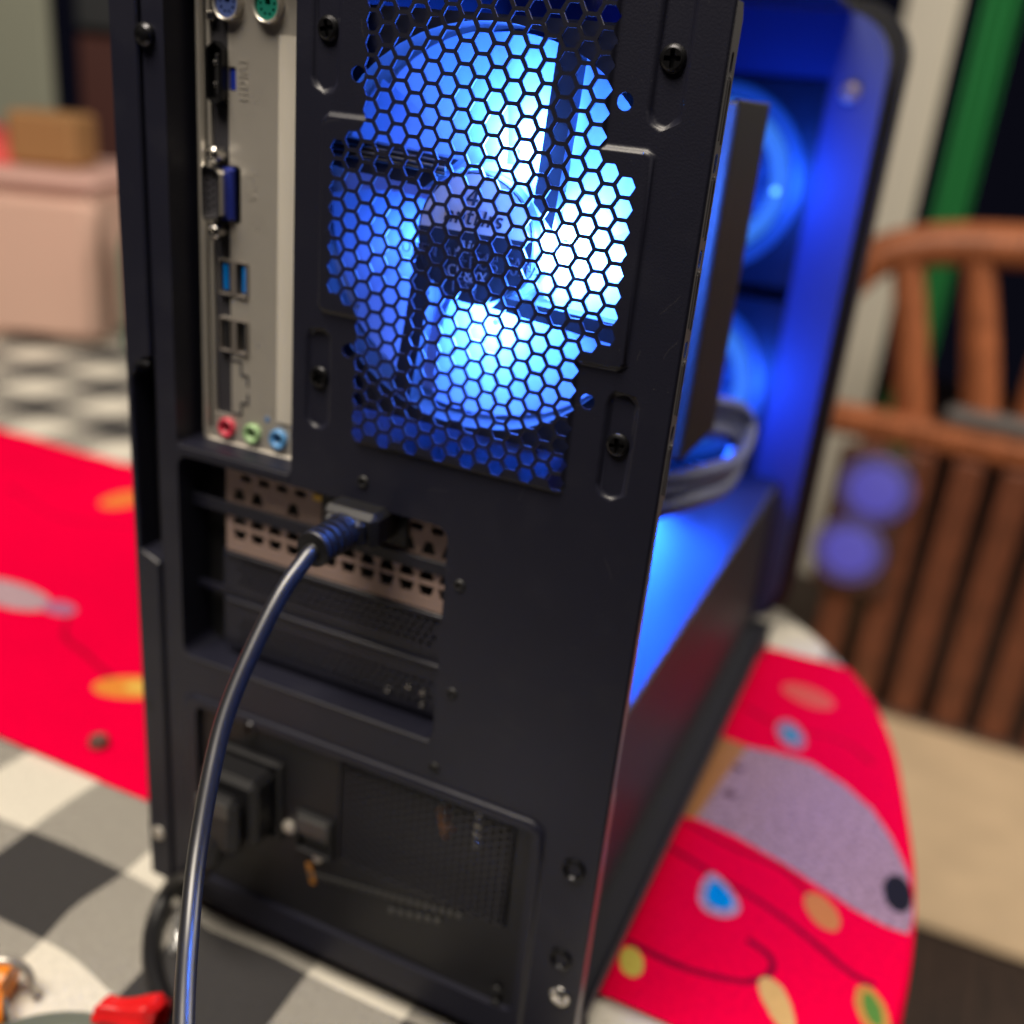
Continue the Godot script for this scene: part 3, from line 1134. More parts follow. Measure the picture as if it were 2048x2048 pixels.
func computer() -> void:
	var root := thing("computer_tower", "black computer tower seen from behind with its right side open and blue lit fans inside", "computer", Vector3(-33, -298.3, -200))
	back_panel(root)
	io_ports(root)
	expansion_slots(root)
	power_supply(root)
	rear_fan(root)
	front_fans(root)
	# screws
	for c in [[-52.6, 52.8, 0.2], [52.4, 52.6, 0.05], [-53.0, -52.4, 0.5], [52.0, -52.6, 0.15]]:
		screw(root, Vector3(c[0], c[1], -1.5), 3.6, M.screw, "fan_screw", c[2])
	for c in [[-33.9, -84.9], [4.9, -112.6], [5.4, -154.6], [0.8, -187.8]]:
		pierced(root, Vector3(c[0], c[1], 0), 2.0)
	screw(root, Vector3(-80.0, -199.6, 1.3), 3.4, M.screw, "supply_screw", 0.4)
	for c in [[58.0, -208.4], [58.0, -249.6]]:
		var st := begin()
		at(Vector3(c[0], c[1], 0))
		lathe(st, [Vector2(4.4, 0), Vector2(4.3, 0.9), Vector2(3.6, 1.3), Vector2(2.9, 0.5), Vector2(2.4, -1.2), Vector2(0, -1.2)], 24)
		at(Vector3(c[0], c[1], 0.05))
		box(st, Vector3(-2.2, -0.5, -1.1), Vector3(2.2, 0.6, -0.2), 0.2)
		home()
		part("panel_screw", st, M.screw, root)
	var s2 := begin()
	at(Vector3(59.6, -267.4, 0))
	lathe(s2, [Vector2(4.2, 0), Vector2(4.0, 0.8), Vector2(2.6, 1.4), Vector2(1.2, 1.2), Vector2(1.0, 0.7), Vector2(0, 0.7)], 24)
	home()
	part("rivet", s2, M.steel_bright, root)
	for c in [[35.0, -276.6], [35.1, -283.4]]:
		pierced(root, Vector3(c[0], c[1], 1.3), 1.8, "embossed_dimple")
	var st := begin()
	at(Vector3(-128.6, -271.5, 1.4))
	lathe(st, [Vector2(3.2, 0), Vector2(3.0, 1.0), Vector2(1.8, 1.6), Vector2(0, 1.7)], 18)
	home()
	part("cover_screw", st, M.steel, root)
	# thumb screw on the seam
	st = begin()
	at(Vector3(-119.8, 46.4, 0))
	lathe(st, [Vector2(3.6, 0), Vector2(3.6, 1.6), Vector2(2.6, 2.8), Vector2(1.2, 3.3), Vector2(0, 3.4)], 20)
	home()
	part("thumb_screw", st, M.screw, root)
	# left cover, its rear fold with a finger notch
	st = begin()
	var fold := PackedVector2Array([Vector2(-134.2, -296), Vector2(-122.6, -296), Vector2(-122.6, -139.5), Vector2(-125.5, -138), Vector2(-131.4, -136), Vector2(-131.6, -67), Vector2(-128.6, -61.5), Vector2(-122.6, -58.0), Vector2(-122.6, 100), Vector2(-134.2, 100)])
	fill(st, inset(fold, 0.6), 1.4)
	var ins := inset(fold, 0.6)
	for i in fold.size():
		var best := 0
		for k in ins.size():
			if ins[k].distance_to(fold[i]) < ins[best].distance_to(fold[i]):
				best = k
		var j := (i + 1) % fold.size()
		var bj := 0
		for k in ins.size():
			if ins[k].distance_to(fold[j]) < ins[bj].distance_to(fold[j]):
				bj = k
		quad(st, Vector3(fold[i].x, fold[i].y, 0.7), Vector3(fold[j].x, fold[j].y, 0.7), Vector3(ins[bj].x, ins[bj].y, 1.4), Vector3(ins[best].x, ins[best].y, 1.4), Vector3(0, 0, 1))
	walls(st, fold, -9.0, 0.7)
	box(st, Vector3(-134.2, -296, -415), Vector3(-132.6, 100, -9.0))
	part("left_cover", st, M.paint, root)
	st = begin()
	box(st, Vector3(-131.0, -296, -14), Vector3(-121.8, 100, -9.2))
	part("seam_channel", st, M.black, root)
	st = begin()
	box(st, Vector3(-129.4, -62.6, -1), Vector3(-123.4, -60.2, 1.9), 0.9)
	part("cover_catch", st, M.screw, root)
	st = begin()
	at(Vector3(-130.4, -206.5, 1.3))
	box(st, Vector3(-1.4, -3.6, -1), Vector3(1.4, 3.6, 0.25), 0.2)
	home()
	part("cover_slot", st, M.black, root)
	# right flange with clip holes and ribs
	st = begin()
	var outline := PackedVector2Array([Vector2(-1.0, -296), Vector2(-1.0, 67), Vector2(-6.4, 67), Vector2(-8.6, 63.5), Vector2(-8.0, 40), Vector2(-7.4, -52), Vector2(-7.8, -68), Vector2(-4.6, -75), Vector2(-4.4, -172), Vector2(-6.6, -177), Vector2(-6.6, -296)])
	var holes := []
	var cuts_y := [-296.0, 67.5]
	var ribs := [53.0, 28.4, 3.6, -21.6, -46.6]
	for y in ribs:
		holes.append(rrect(-5.2, y - 2.6, -2.6, y + 2.4, 0.9))
		cuts_y.append(y)
	cuts_y.sort()
	var tiles := []
	for i in cuts_y.size() - 1:
		tiles.append_array(Geometry2D.intersect_polygons(outline, PackedVector2Array([Vector2(-20, cuts_y[i]), Vector2(5, cuts_y[i]), Vector2(5, cuts_y[i + 1]), Vector2(-20, cuts_y[i + 1])])))
	# (z, y) polygon laid on x = 67
	xf = Transform3D(Basis(Vector3(0, 0, 1), Vector3(0, 1, 0), Vector3(-1, 0, 0)), Vector3(67.0, 0, 0))
	for p in cut(tiles, holes):
		fill(st, p, 0.0, Vector3(0, 0, -1))
		fill(st, p, 0.9, Vector3(0, 0, 1))
	walls(st, outline, 0.0, 0.9)
	for h in holes:
		walls(st, h, 0.0, 0.9, true)
	home()
	for y in ribs:
		for z in [-5.6, -3.0]:
			box(st, Vector3(66.8, y - 19.0 + (z + 3.0) * 0.4, z - 0.45), Vector3(67.35, y - 4.0, z + 0.45), 0.25)
		box(st, Vector3(66.8, y - 4.4, -4.6), Vector3(67.6, y - 3.2, -3.2), 0.3)
	part("flange", st, M.flange, root)
	# inside: tray, roof, floor, shroud, front
	st = begin()
	box(st, Vector3(-118, -296, -400), Vector3(-116, 100, -16))
	part("motherboard_tray", st, M.inside, root)
	st = begin()
	box(st, Vector3(-115.9, -90, -260), Vector3(-113.8, 90, -20))
	part("motherboard", st, mat(lin(0.02, 0.022, 0.03), 0.4), root)
	st = begin()
	box(st, Vector3(-134, 100.1, -396), Vector3(38, 104, 0.5), 1.0)
	box(st, Vector3(38, 100.1, -60), Vector3(67, 104, 0.5), 1.0)
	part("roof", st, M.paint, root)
	st = begin()
	box(st, Vector3(-132, -298.3, -405), Vector3(66, -294.5, -3.2), 0.8)
	box(st, Vector3(64.4, -294.4, -405), Vector3(66, -291.5, -8), 0.5)
	part("bottom_tray", st, M.inside, root)
	st = begin()
	box(st, Vector3(-115.8, -188.0, -398), Vector3(51.0, -185.5, -9.0), 0.8)
	box(st, Vector3(49.4, -294.4, -398), Vector3(51.0, -188.1, -9.0), 0.3)
	part("supply_shroud", st, M.inside, root)
	# front: curved frame with two fan bores
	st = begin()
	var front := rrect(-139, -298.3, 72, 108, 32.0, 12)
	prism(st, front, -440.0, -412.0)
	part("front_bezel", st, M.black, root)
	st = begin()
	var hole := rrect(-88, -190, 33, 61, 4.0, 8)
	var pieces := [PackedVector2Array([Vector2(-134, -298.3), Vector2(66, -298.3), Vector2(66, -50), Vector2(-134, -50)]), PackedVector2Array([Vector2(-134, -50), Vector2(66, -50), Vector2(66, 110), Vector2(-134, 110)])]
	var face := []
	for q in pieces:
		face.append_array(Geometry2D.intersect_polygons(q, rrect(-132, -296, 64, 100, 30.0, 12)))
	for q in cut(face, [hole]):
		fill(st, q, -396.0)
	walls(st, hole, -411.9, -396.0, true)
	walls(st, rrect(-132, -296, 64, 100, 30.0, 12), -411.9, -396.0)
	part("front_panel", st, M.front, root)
	st = begin()
	at(Vector3(46, 57, -396))
	lathe(st, [Vector2(6, 0), Vector2(5.4, 2.0), Vector2(3.0, 2.6), Vector2(2.0, 1.0), Vector2(0, 1.0)], 16)
	home()
	part("front_screw", st, mat(lin(0.55, 0.42, 0.28), 0.35, 0.6), root)
	# tower cooler: fins and a black top plate
	st = begin()
	for i in 24:
		box(st, Vector3(-84 + 5.4 * i, -84, -148), Vector3(-82.8 + 5.4 * i, 42, -100))
	part("cooler_fins", st, mat(lin(0.55, 0.56, 0.58), 0.35, 0.6), root)
	st = begin()
	box(st, Vector3(-84, -85.5, -99.5), Vector3(49.4, 44.5, -97.0), 1.0)
	part("cooler_reflector_plate", st, mat(lin(0.16, 0.17, 0.2), 0.4), root)  # added plate before the fins, throwing back the rear fan's blue light
	st = begin()
	box(st, Vector3(47.0, -86.5, -150.5), Vector3(49.6, 45.3, -98), 0.6)
	part("cooler_top_plate", st, M.fan_black, root)
	st = begin()
	for y in [-50.0, -20.0, 10.0]:
		tube(st, [Vector3(-110, y, -118), Vector3(47, y, -118)], 3.0, 10)
		tube(st, [Vector3(-110, y, -132), Vector3(47, y, -132)], 3.0, 10)
	part("heat_pipe", st, mat(lin(0.7, 0.4, 0.25), 0.3, 1.0), root)
	# pale sleeved power lead looping below the cooler
	st = begin()
	for k in 3:
		xf = Transform3D(Basis(), [Vector3(0, 0, 0), Vector3(1.5, -6.5, 3.0), Vector3(3.0, 4.5, -6.0)][k])
		tube(st, smooth([Vector3(-60, -120, -120), Vector3(-10, -122, -128), Vector3(25, -120, -140), Vector3(42, -118, -165), Vector3(48, -122, -205), Vector3(46, -116, -240), Vector3(40, -104, -232), Vector3(30, -92, -190), Vector3(5, -84, -170), Vector3(-40, -80, -165)], 10), 4.2, 14)
	home()
	part("sleeved_lead", st, mat(lin(0.11, 0.13, 0.27), 0.6), root)  # blue light falling on the pale sleeves is put into this colour
	# feet
	for f in [[-124, -16], [53, -18], [-124, -385], [53, -385]]:
		st = begin()
		at(Vector3(f[0], TABLE + 1.2, f[1]), Basis(Vector3(1, 0, 0), -PI / 2))
		lathe(st, [Vector2(0, 0), Vector2(12.0, 0), Vector2(13.0, 1.2), Vector2(14.5, 12.4), Vector2(0, 12.4)], 24)
		home()
		part("foot", st, M.plastic, root)


# ---------------------------------------------------------------- cables
func cables() -> void:
	var root := thing("video_cable", "glossy black cable plugged into the graphics card and curving down in front of the tower", "cable", Vector3(-33, -99, 0))
	var st := begin()
	box(st, Vector3(-44.2, -105.0, -7.4), Vector3(-22.8, -92.0, 9.5), 2.0)
	box(st, Vector3(-41.2, -103.4, 9.5), Vector3(-25.6, -93.4, 13.5), 1.6)
	part("plug", st, M.rubber, root)
	st = begin()
	at(Vector3(-33.2, -98.4, 0))
	var prof := [Vector2(6.6, 12.5)]
	for i in 4:
		var z := 14.0 + 3.5 * i
		prof.append_array([Vector2(6.3 - 0.12 * i, z), Vector2(6.3 - 0.12 * i, z + 2.3), Vector2(5.2, z + 2.5), Vector2(5.2, z + 3.3)])
	prof.append_array([Vector2(6.1, 28.0), Vector2(6.1, 29.6), Vector2(5.6, 30.2), Vector2(0, 30.2)])
	lathe(st, prof, 32)
	home()
	part("strain_relief", st, M.rubber, root)
	st = begin()
	tube(st, smooth([Vector3(-33.0, -98.2, 22), Vector3(-33.2, -98.8, 29.5), Vector3(-34.0, -102.0, 34.8), Vector3(-35.2, -109.1, 44.0), Vector3(-35.7, -122.4, 57.1), Vector3(-34.9, -136.3, 70.0), Vector3(-31.6, -148.0, 80.9), Vector3(-24.4, -164.0, 96.5), Vector3(-14.9, -174.4, 111.4), Vector3(0.4, -181.8, 131.8), Vector3(30, -196, 168), Vector3(62, -230, 215), Vector3(70, -285, 268), Vector3(40, TABLE + 5.2, 330), Vector3(-60, TABLE + 5.2, 390), Vector3(-240, TABLE + 5.2, 420)], 10), 2.75, 24)
	part("cord", st, M.cable, root)
	root = thing("power_cord", "black mains lead plugged into the power supply and looping on the checked cloth", "cable", Vector3(-82, -240, 0))
	st = begin()
	box(st, Vector3(-95.4, -246.0, -3.5), Vector3(-68.0, -215.2, 14), 2.5)
	box(st, Vector3(-91.5, -246.5, 14), Vector3(-72, -220, 22), 3.0)
	part("plug", st, M.rubber, root)
	st = begin()
	box(st, Vector3(-90, -228, 21.6), Vector3(-74, -221, 22.6), 0.4)
	part("plug_label", st, mat(lin(0.06, 0.06, 0.06), 0.35), root)
	st = begin()
	tube(st, smooth([Vector3(-82, -238, 18), Vector3(-85, -254, 22), Vector3(-98, -272, 14), Vector3(-113, -287, 4), Vector3(-122.5, -300, 4), Vector3(-120, -307, 16), Vector3(-108, TABLE + 4.6, 31), Vector3(-92, TABLE + 4.6, 43), Vector3(-70, TABLE + 4.6, 54), Vector3(-30, TABLE + 4.6, 68), Vector3(20, TABLE + 4.6, 74), Vector3(60, TABLE + 4.6, 130)], 8), 3.7, 20)
	part("cord", st, M.rubber, root)
	# crumpled clear wrap inside the loop
	rng.seed = 11
	org = Vector3(-112, TABLE + 6, 8)
	st = begin()
	var grid := []
	for i in 14:
		var row := []
		for k in 8:
			var t := i / 13.0
			row.append(Vector3(-121 + 17 * t + rng.randf_range(-0.7, 0.7), TABLE + 2.0 + 8.0 * (k / 7.0) * sin(PI * (0.15 + 0.8 * t)) + rng.randf_range(-0.7, 0.7), 2 + 22 * t - 6.0 * (k / 7.0) + rng.randf_range(-0.9, 0.9)))
		grid.append(row)
	loft(st, grid, Vector3(0, 1, 1))
	tag(solo("foil_scrap", st, mat(lin(0.6, 0.6, 0.6), 0.25, 0.7)), "crinkled silver scrap standing inside the loop of the mains lead", "scrap")


# ---------------------------------------------------------------- table and cloths
const EDGE := [[0.0, 186.0], [54.0, 182.5], [110.0, 174.0], [169.0, 162.0], [226.0, 141.0], [280.0, 106.0], [323.0, 61.0], [370.0, -10.0], [420.0, -120.0], [470.0, -260.0], [520.0, -430.0], [570.0, -620.0], [620.0, -830.0], [650.0, -1000.0]]


func edge(z: float) -> float:
	var d := absf(z + 147.0)
	for i in EDGE.size() - 1:
		if d <= EDGE[i + 1][0]:
			var t: float = (d - EDGE[i][0]) / (EDGE[i + 1][0] - EDGE[i][0])
			var a: float = EDGE[maxi(i - 1, 0)][1]
			return cubic_interpolate(EDGE[i][1], EDGE[i + 1][1], a if i > 0 else EDGE[1][1], EDGE[mini(i + 2, EDGE.size() - 1)][1], t)
	return -1000.0


func check_cloth_image() -> ImageTexture:
	# one repeat of a woven black and white check, 424 x 392 texels for 106 x 98 mm
	var im := Image.create(424, 392, false, Image.FORMAT_RGB8)
	var n := noise(0.06, 3)
	var slub := noise(0.35, 2)
	for y in 392:
		for x in 424:
			var warp := 1.0 if x >= 234 else 0.0
			var weft := 1.0 if y >= 188 else 0.0
			var over := (x / 2 + y / 2) % 2 == 0
			var pick := warp if over else weft
			var fibre := 1.0 + 0.26 * slub.get_noise_2d(x * (0.3 if over else 2.0), y * (2.0 if over else 0.3)) + 0.12 * n.get_noise_2d(x, y)
			var gap := 0.93 if (x % 2 == 0 and y % 2 == 0) else 1.0
			var c := Color(0.80, 0.755, 0.66) if pick > 0.5 else Color(0.040, 0.038, 0.040)
			c = Color(c.r * fibre * gap, c.g * fibre * gap, c.b * fibre * gap)
			im.set_pixel(x, y, c.linear_to_srgb())
	return ImageTexture.create_from_image(im)


func blob(im: Image, poly: PackedVector2Array, c: Color) -> void:
	# poly in (x, z) millimetres on the runner; one texel is 0.7 mm
	var r := bounds(poly)
	for py in range(int((r.position.y + 430) / 0.7), int((r.end.y + 430) / 0.7) + 1):
		for px in range(int((r.position.x + 720) / 0.7), int((r.end.x + 720) / 0.7) + 1):
			if px < 0 or py < 0 or px >= im.get_width() or py >= im.get_height():
				continue
			if Geometry2D.is_point_in_polygon(Vector2(px * 0.7 - 720, py * 0.7 - 430), poly):
				im.set_pixel(px, py, c)


func oval(x: float, z: float, a: float, b: float, turn := 0.0, tip := 0.0) -> PackedVector2Array:
	var p := PackedVector2Array()
	for i in 24:
		var t := TAU * i / 24
		var q := Vector2(a * cos(t), b * sin(t) * (1.0 - tip * cos(t)))
		p.append(Vector2(x, z) + q.rotated(turn))
	return p


func wire(im: Image, pts: Array, w: float, c: Color) -> void:
	var p := []
	for q in pts:
		p.append(Vector3(q[0], 0, q[1]))
	p = smooth(p, 10)
	for q in p:
		blob(im, circle(q.x, q.z, w, 10), c)


func runner_image() -> ImageTexture:
	var im := Image.create(1320, 580, false, Image.FORMAT_RGB8)
	var red := lin(0.90, 0.0, 0.052)
	im.fill(red)
	var dark := lin(0.22, 0.004, 0.03)
	wire(im, [[66, -83], [84, -80], [100, -81], [118, -86], [127, -97], [125, -106], [115, -111]], 1.6, dark)
	wire(im, [[65, -153], [93, -145], [122, -135], [145, -123], [160, -115], [169, -113]], 1.6, dark)
	wire(im, [[62, -178], [90, -172], [119, -168], [136, -154]], 1.8, lin(0.45, 0.004, 0.03))
	wire(im, [[70, -308], [95, -300], [130, -305], [150, -290]], 1.6, lin(0.5, 0.006, 0.03))
	wire(im, [[-364, -177], [-341, -147], [-313, -136], [-280, -125]], 2.0, lin(0.45, 0.004, 0.03))
	wire(im, [[-560, -300], [-480, -280], [-420, -300], [-330, -290]], 2.0, lin(0.45, 0.004, 0.03))
	# the large lilac patch with a tan band and a dark end
	blob(im, PackedVector2Array([Vector2(40, -268), Vector2(63, -268), Vector2(84, -266), Vector2(82, -230), Vector2(74, -184), Vector2(58, -179), Vector2(40, -178)]), lin(0.42, 0.20, 0.09))
	blob(im, PackedVector2Array([Vector2(80, -266), Vector2(96, -270), Vector2(117, -271), Vector2(138, -260), Vector2(155, -244), Vector2(168, -222), Vector2(178, -199), Vector2(183, -175), Vector2(182, -154), Vector2(170, -154), Vector2(155, -157), Vector2(136, -165), Vector2(115, -174), Vector2(92, -181), Vector2(70, -183), Vector2(74, -220)]), lin(0.37, 0.25, 0.315))
	blob(im, oval(174.5, -181, 7, 14, -0.1), lin(0.02, 0.02, 0.03))
	blob(im, oval(80, -241, 3.4, 3.4), lin(0.12, 0.06, 0.10))
	blob(im, oval(81, -214, 3.4, 3.4), lin(0.12, 0.06, 0.10))
	# coloured bulbs on the wires
	blob(im, oval(94, -133, 15.5, 9.5, 1.15, -0.4), lin(0.42, 0.28, 0.44))
	blob(im, oval(94.5, -133, 9.5, 6, 1.15, -0.4), lin(0.0, 0.30, 0.85))
	blob(im, oval(101, -294, 16, 9, 1.2), lin(0.40, 0.18, 0.30))
	blob(im, oval(101, -294, 8, 5, 1.2), lin(0.05, 0.30, 0.50))
	blob(im, oval(103, -346, 18, 12, 0.2), lin(0.75, 0.12, 0.10))
	blob(im, oval(142, -147, 13, 7.5, 1.0), lin(0.60, 0.22, 0.08))
	blob(im, oval(134, -80, 16, 6, 1.0, 0.3), lin(0.66, 0.42, 0.16))
	blob(im, oval(171, -98, 14, 7, 1.2), lin(0.55, 0.25, 0.06))
	blob(im, oval(171, -99, 9, 3.5, 1.2), lin(0.10, 0.25, 0.05))
	blob(im, oval(70, -72, 9, 5.5, 1.2), lin(0.60, 0.50, 0.10))
	blob(im, oval(-262, -124, 24, 12, -0.5), lin(0.80, 0.28, 0.05))
	blob(im, oval(-257, -128, 12, 7, -0.5), lin(0.80, 0.50, 0.10))
	blob(im, oval(-471, -337, 14, 22, 0.2), lin(0.80, 0.22, 0.05))
	blob(im, oval(-410, -166, 34, 15, 0.0), lin(0.48, 0.34, 0.40))
	blob(im, oval(-369, -170, 13, 8, 0.0), lin(0.42, 0.17, 0.32))
	var n := noise(0.16, 3)
	for y in im.get_height():
		for x in im.get_width():
			var c := im.get_pixel(x, y)
			var f := 1.0 + (0.30 if c.g > 0.45 and c.b > 0.5 else 0.06) * n.get_noise_2d(x, y)
			im.set_pixel(x, y, Color(c.r * f, c.g * f, c.b * f))
	return ImageTexture.create_from_image(im)


func cloth_sheet(st: SurfaceTool, zs: Array, x0: float, nx: int, y0: float, amp: float, drape: float, uv: Callable, fold_seed: int) -> void:
	var n := noise(0.011, 3)
	n.seed = fold_seed
	var drop := [[0.0, 0.0], [1.5, -0.5], [3.0, -2.0], [4.0, -5.0], [5.0, -15.0], [7.0, -60.0], [10.0, -130.0], [12.0, -drape]]
	for i in zs.size():
		var z: float = zs[i]
		var e := edge(z)
		for k in nx + drop.size():
			var x: float
			var y: float
			var across: float
			if k < nx:
				x = lerpf(x0, e - 4.0, float(k) / nx)
				y = y0 + amp * (n.get_noise_2d(x, z) + 0.55)
				across = x
			else:
				var d = drop[k - nx]
				var wave := 6.0 * sin(z * 0.05) * clampf(-d[1] / 100.0, 0.0, 1.0)
				x = e - 4.0 + d[0] + wave
				y = y0 + amp * 0.55 + d[1]
				across = e - 4.0 + d[0] * 0.6 - d[1]
			st.set_uv(uv.call(across, z))
			st.add_vertex((Vector3(x, y, z) - org) * 0.001)
	var w := nx + drop.size()
	for i in zs.size() - 1:
		for k in w - 1:
			var a := i * w + k
			for t in [a, a + 1, a + w + 1, a, a + w + 1, a + w]:
				st.add_index(t)
	st.generate_normals()


func table() -> void:
	var root := thing("table", "large table with a rounded end under the checked cloth", "table", Vector3(-500, FLOOR, -147))
	var st := begin()
	var top := PackedVector2Array()
	var zs := []
	var z := -780.0
	while z <= 486.0:
		zs.append(z)
		z += 12.0
	for q in zs:
		top.append(Vector2(edge(q) - 8.0, q))
	top.append(Vector2(-1500, 480))
	top.append(Vector2(-1500, -775))
	xf = Transform3D(Basis(Vector3(1, 0, 0), Vector3(0, 0, 1), Vector3(0, -1, 0)), Vector3(0, 0, 0))
	prism(st, top, 312.8, 338.0)
	home()
	part("table_top", st, mat(lin(0.2, 0.11, 0.06), 0.5), root)
	for l in [[-100, -420], [-100, 120], [-1300, -600], [-1300, 300]]:
		st = begin()
		box(st, Vector3(l[0] - 30, FLOOR, l[1] - 30), Vector3(l[0] + 30, -338.1, l[1] + 30), 4.0)
		part("leg", st, mat(lin(0.2, 0.11, 0.06), 0.5), root)
	# black and white checked cloth
	org = Vector3(-500, TABLE, -147)
	st = begin()
	var rows := []
	z = -786.0
	while z <= 480.0:
		rows.append(z)
		z += 6.0
	var bend := noise(0.006, 2)
	cloth_sheet(st, rows, -1500.0, 190, TABLE - 0.6, 1.0, 240.0, func(x, zz):
		var pull := 5.0 * exp(-pow((zz - 20.0) / 18.0, 2.0)) * exp(-pow((x + 156.0) / 40.0, 2.0))
		var sag := 7.0 * smoothstep(-145.0, -95.0, x) * smoothstep(400.0, 100.0, absf(zz))
		return Vector2((x + 215.0 + pull + 6.0 * bend.get_noise_2d(x, zz)) / 106.0, (zz + 5.0 - sag + 5.0 * bend.get_noise_2d(x + 900, zz)) / 98.0), 3)
	var m := mat(Color.WHITE, 0.9)
	m.albedo_texture = check_cloth_image()
	m.rim_enabled = true
	m.rim = 0.25
	tag(solo("checked_tablecloth", st, m), "black, grey and white checked cotton cloth covering the table", "tablecloth")
	# red printed runner lying across it, under the tower
	org = Vector3(-250, TABLE, -220)
	st = begin()
	rows = []
	z = -398.0
	while z <= -44.0:
		rows.append(z)
		z += 5.0
	cloth_sheet(st, rows, -716.0, 150, TABLE + 1.3, 1.7, 200.0, func(x, zz): return Vector2((x + 720.0) / 924.0, (zz + 430.0) / 406.0), 5)
	m = mat(Color.WHITE, 0.85)
	m.albedo_texture = runner_image()
	m.texture_repeat = false
	m.metallic_specular = 0.08
	tag(solo("red_table_runner", st, m), "bright red cloth printed with strings of coloured bulbs lying under the tower", "table runner")


func small_things() -> void:
	# orange roll with a grey strap, lower left corner
	var root := thing("orange_tool", "orange plastic tool handle with a grey wire round it at the lower left corner", "tool", Vector3(-148, TABLE, 76))
	var st := begin()
	tube(st, smooth([Vector3(-185, TABLE + 9, 92), Vector3(-168, TABLE + 10, 82), Vector3(-152, TABLE + 10.5, 74), Vector3(-143, TABLE + 9.5, 71)], 6), 8.5, 18)
	tube(st, smooth([Vector3(-180, TABLE + 8, 112), Vector3(-160, TABLE + 9, 100), Vector3(-146, TABLE + 9.5, 90), Vector3(-137, TABLE + 8, 80)], 6), 7.5, 18)
	part("handle", st, mat(lin(0.90, 0.26, 0.01), 0.35), root)
	st = begin()
	tube(st, smooth([Vector3(-176, TABLE + 16.5, 98), Vector3(-160, TABLE + 18.5, 90), Vector3(-148, TABLE + 17.5, 84), Vector3(-138, TABLE + 13, 80), Vector3(-134, TABLE + 4, 80)], 6), 2.2, 10)
	tube(st, smooth([Vector3(-150, TABLE + 19.5, 72), Vector3(-144, TABLE + 18.5, 68), Vector3(-139, TABLE + 13, 65), Vector3(-136, TABLE + 4, 66)], 6), 1.8, 10)
	part("wire", st, M.steel, root)
	# grey dish
	org = Vector3(-92, TABLE, 108)
	st = begin()
	at(Vector3(-92, TABLE + 1.2, 108), Basis(Vector3(1, 0, 0), -PI / 2))
	lathe(st, [Vector2(0, 0), Vector2(40, 0), Vector2(44, 2), Vector2(46, 7), Vector2(44.5, 8), Vector2(42, 4), Vector2(0, 3.4)], 48)
	home()
	tag(solo("grey_dish", st, mat(lin(0.20, 0.22, 0.18), 0.45)), "flat grey green dish at the bottom edge by the cables", "dish")
	# red driver handle lying in it
	org = Vector3(-88, TABLE + 12, 68)
	st = begin()
	var rows := []
	for i in 12:
		var t := i / 11.0
		var row := []
		for k in 24:
			var a := TAU * k / 24
			var r := (6.5 + 0.9 * cos(a * 6)) * (1.0 - 0.22 * sin(PI * t * 1.6)) * (0.6 if i == 0 or i == 11 else 1.0)
			row.append(Vector3(-101 + 22 * t, TABLE + 14 + r * sin(a), 66 - 9 * t + r * cos(a)))
		rows.append(row)
	loft(st, rows, Vector3.ZERO, true)
	tag(solo("screwdriver", st, mat(lin(0.80, 0.012, 0.014), 0.35)), "red fluted plastic screwdriver handle lying on the grey dish", "screwdriver")
	# lost screw on the runner
	org = Vector3(-236, TABLE + 3, -70)
	st = begin()
	at(Vector3(-236, TABLE + 2.4, -70), Basis(Vector3(1, 0, 0), -PI / 2))
	lathe(st, [Vector2(0, 0), Vector2(5.2, 0), Vector2(5.6, 1.5), Vector2(4.6, 4.6), Vector2(2.0, 5.4), Vector2(0, 4.2)], 18)
	home()
	tag(solo("loose_screw", st, mat(lin(0.18, 0.12, 0.10), 0.4, 0.5)), "small dark screw lying alone on the red cloth left of the tower", "screw")


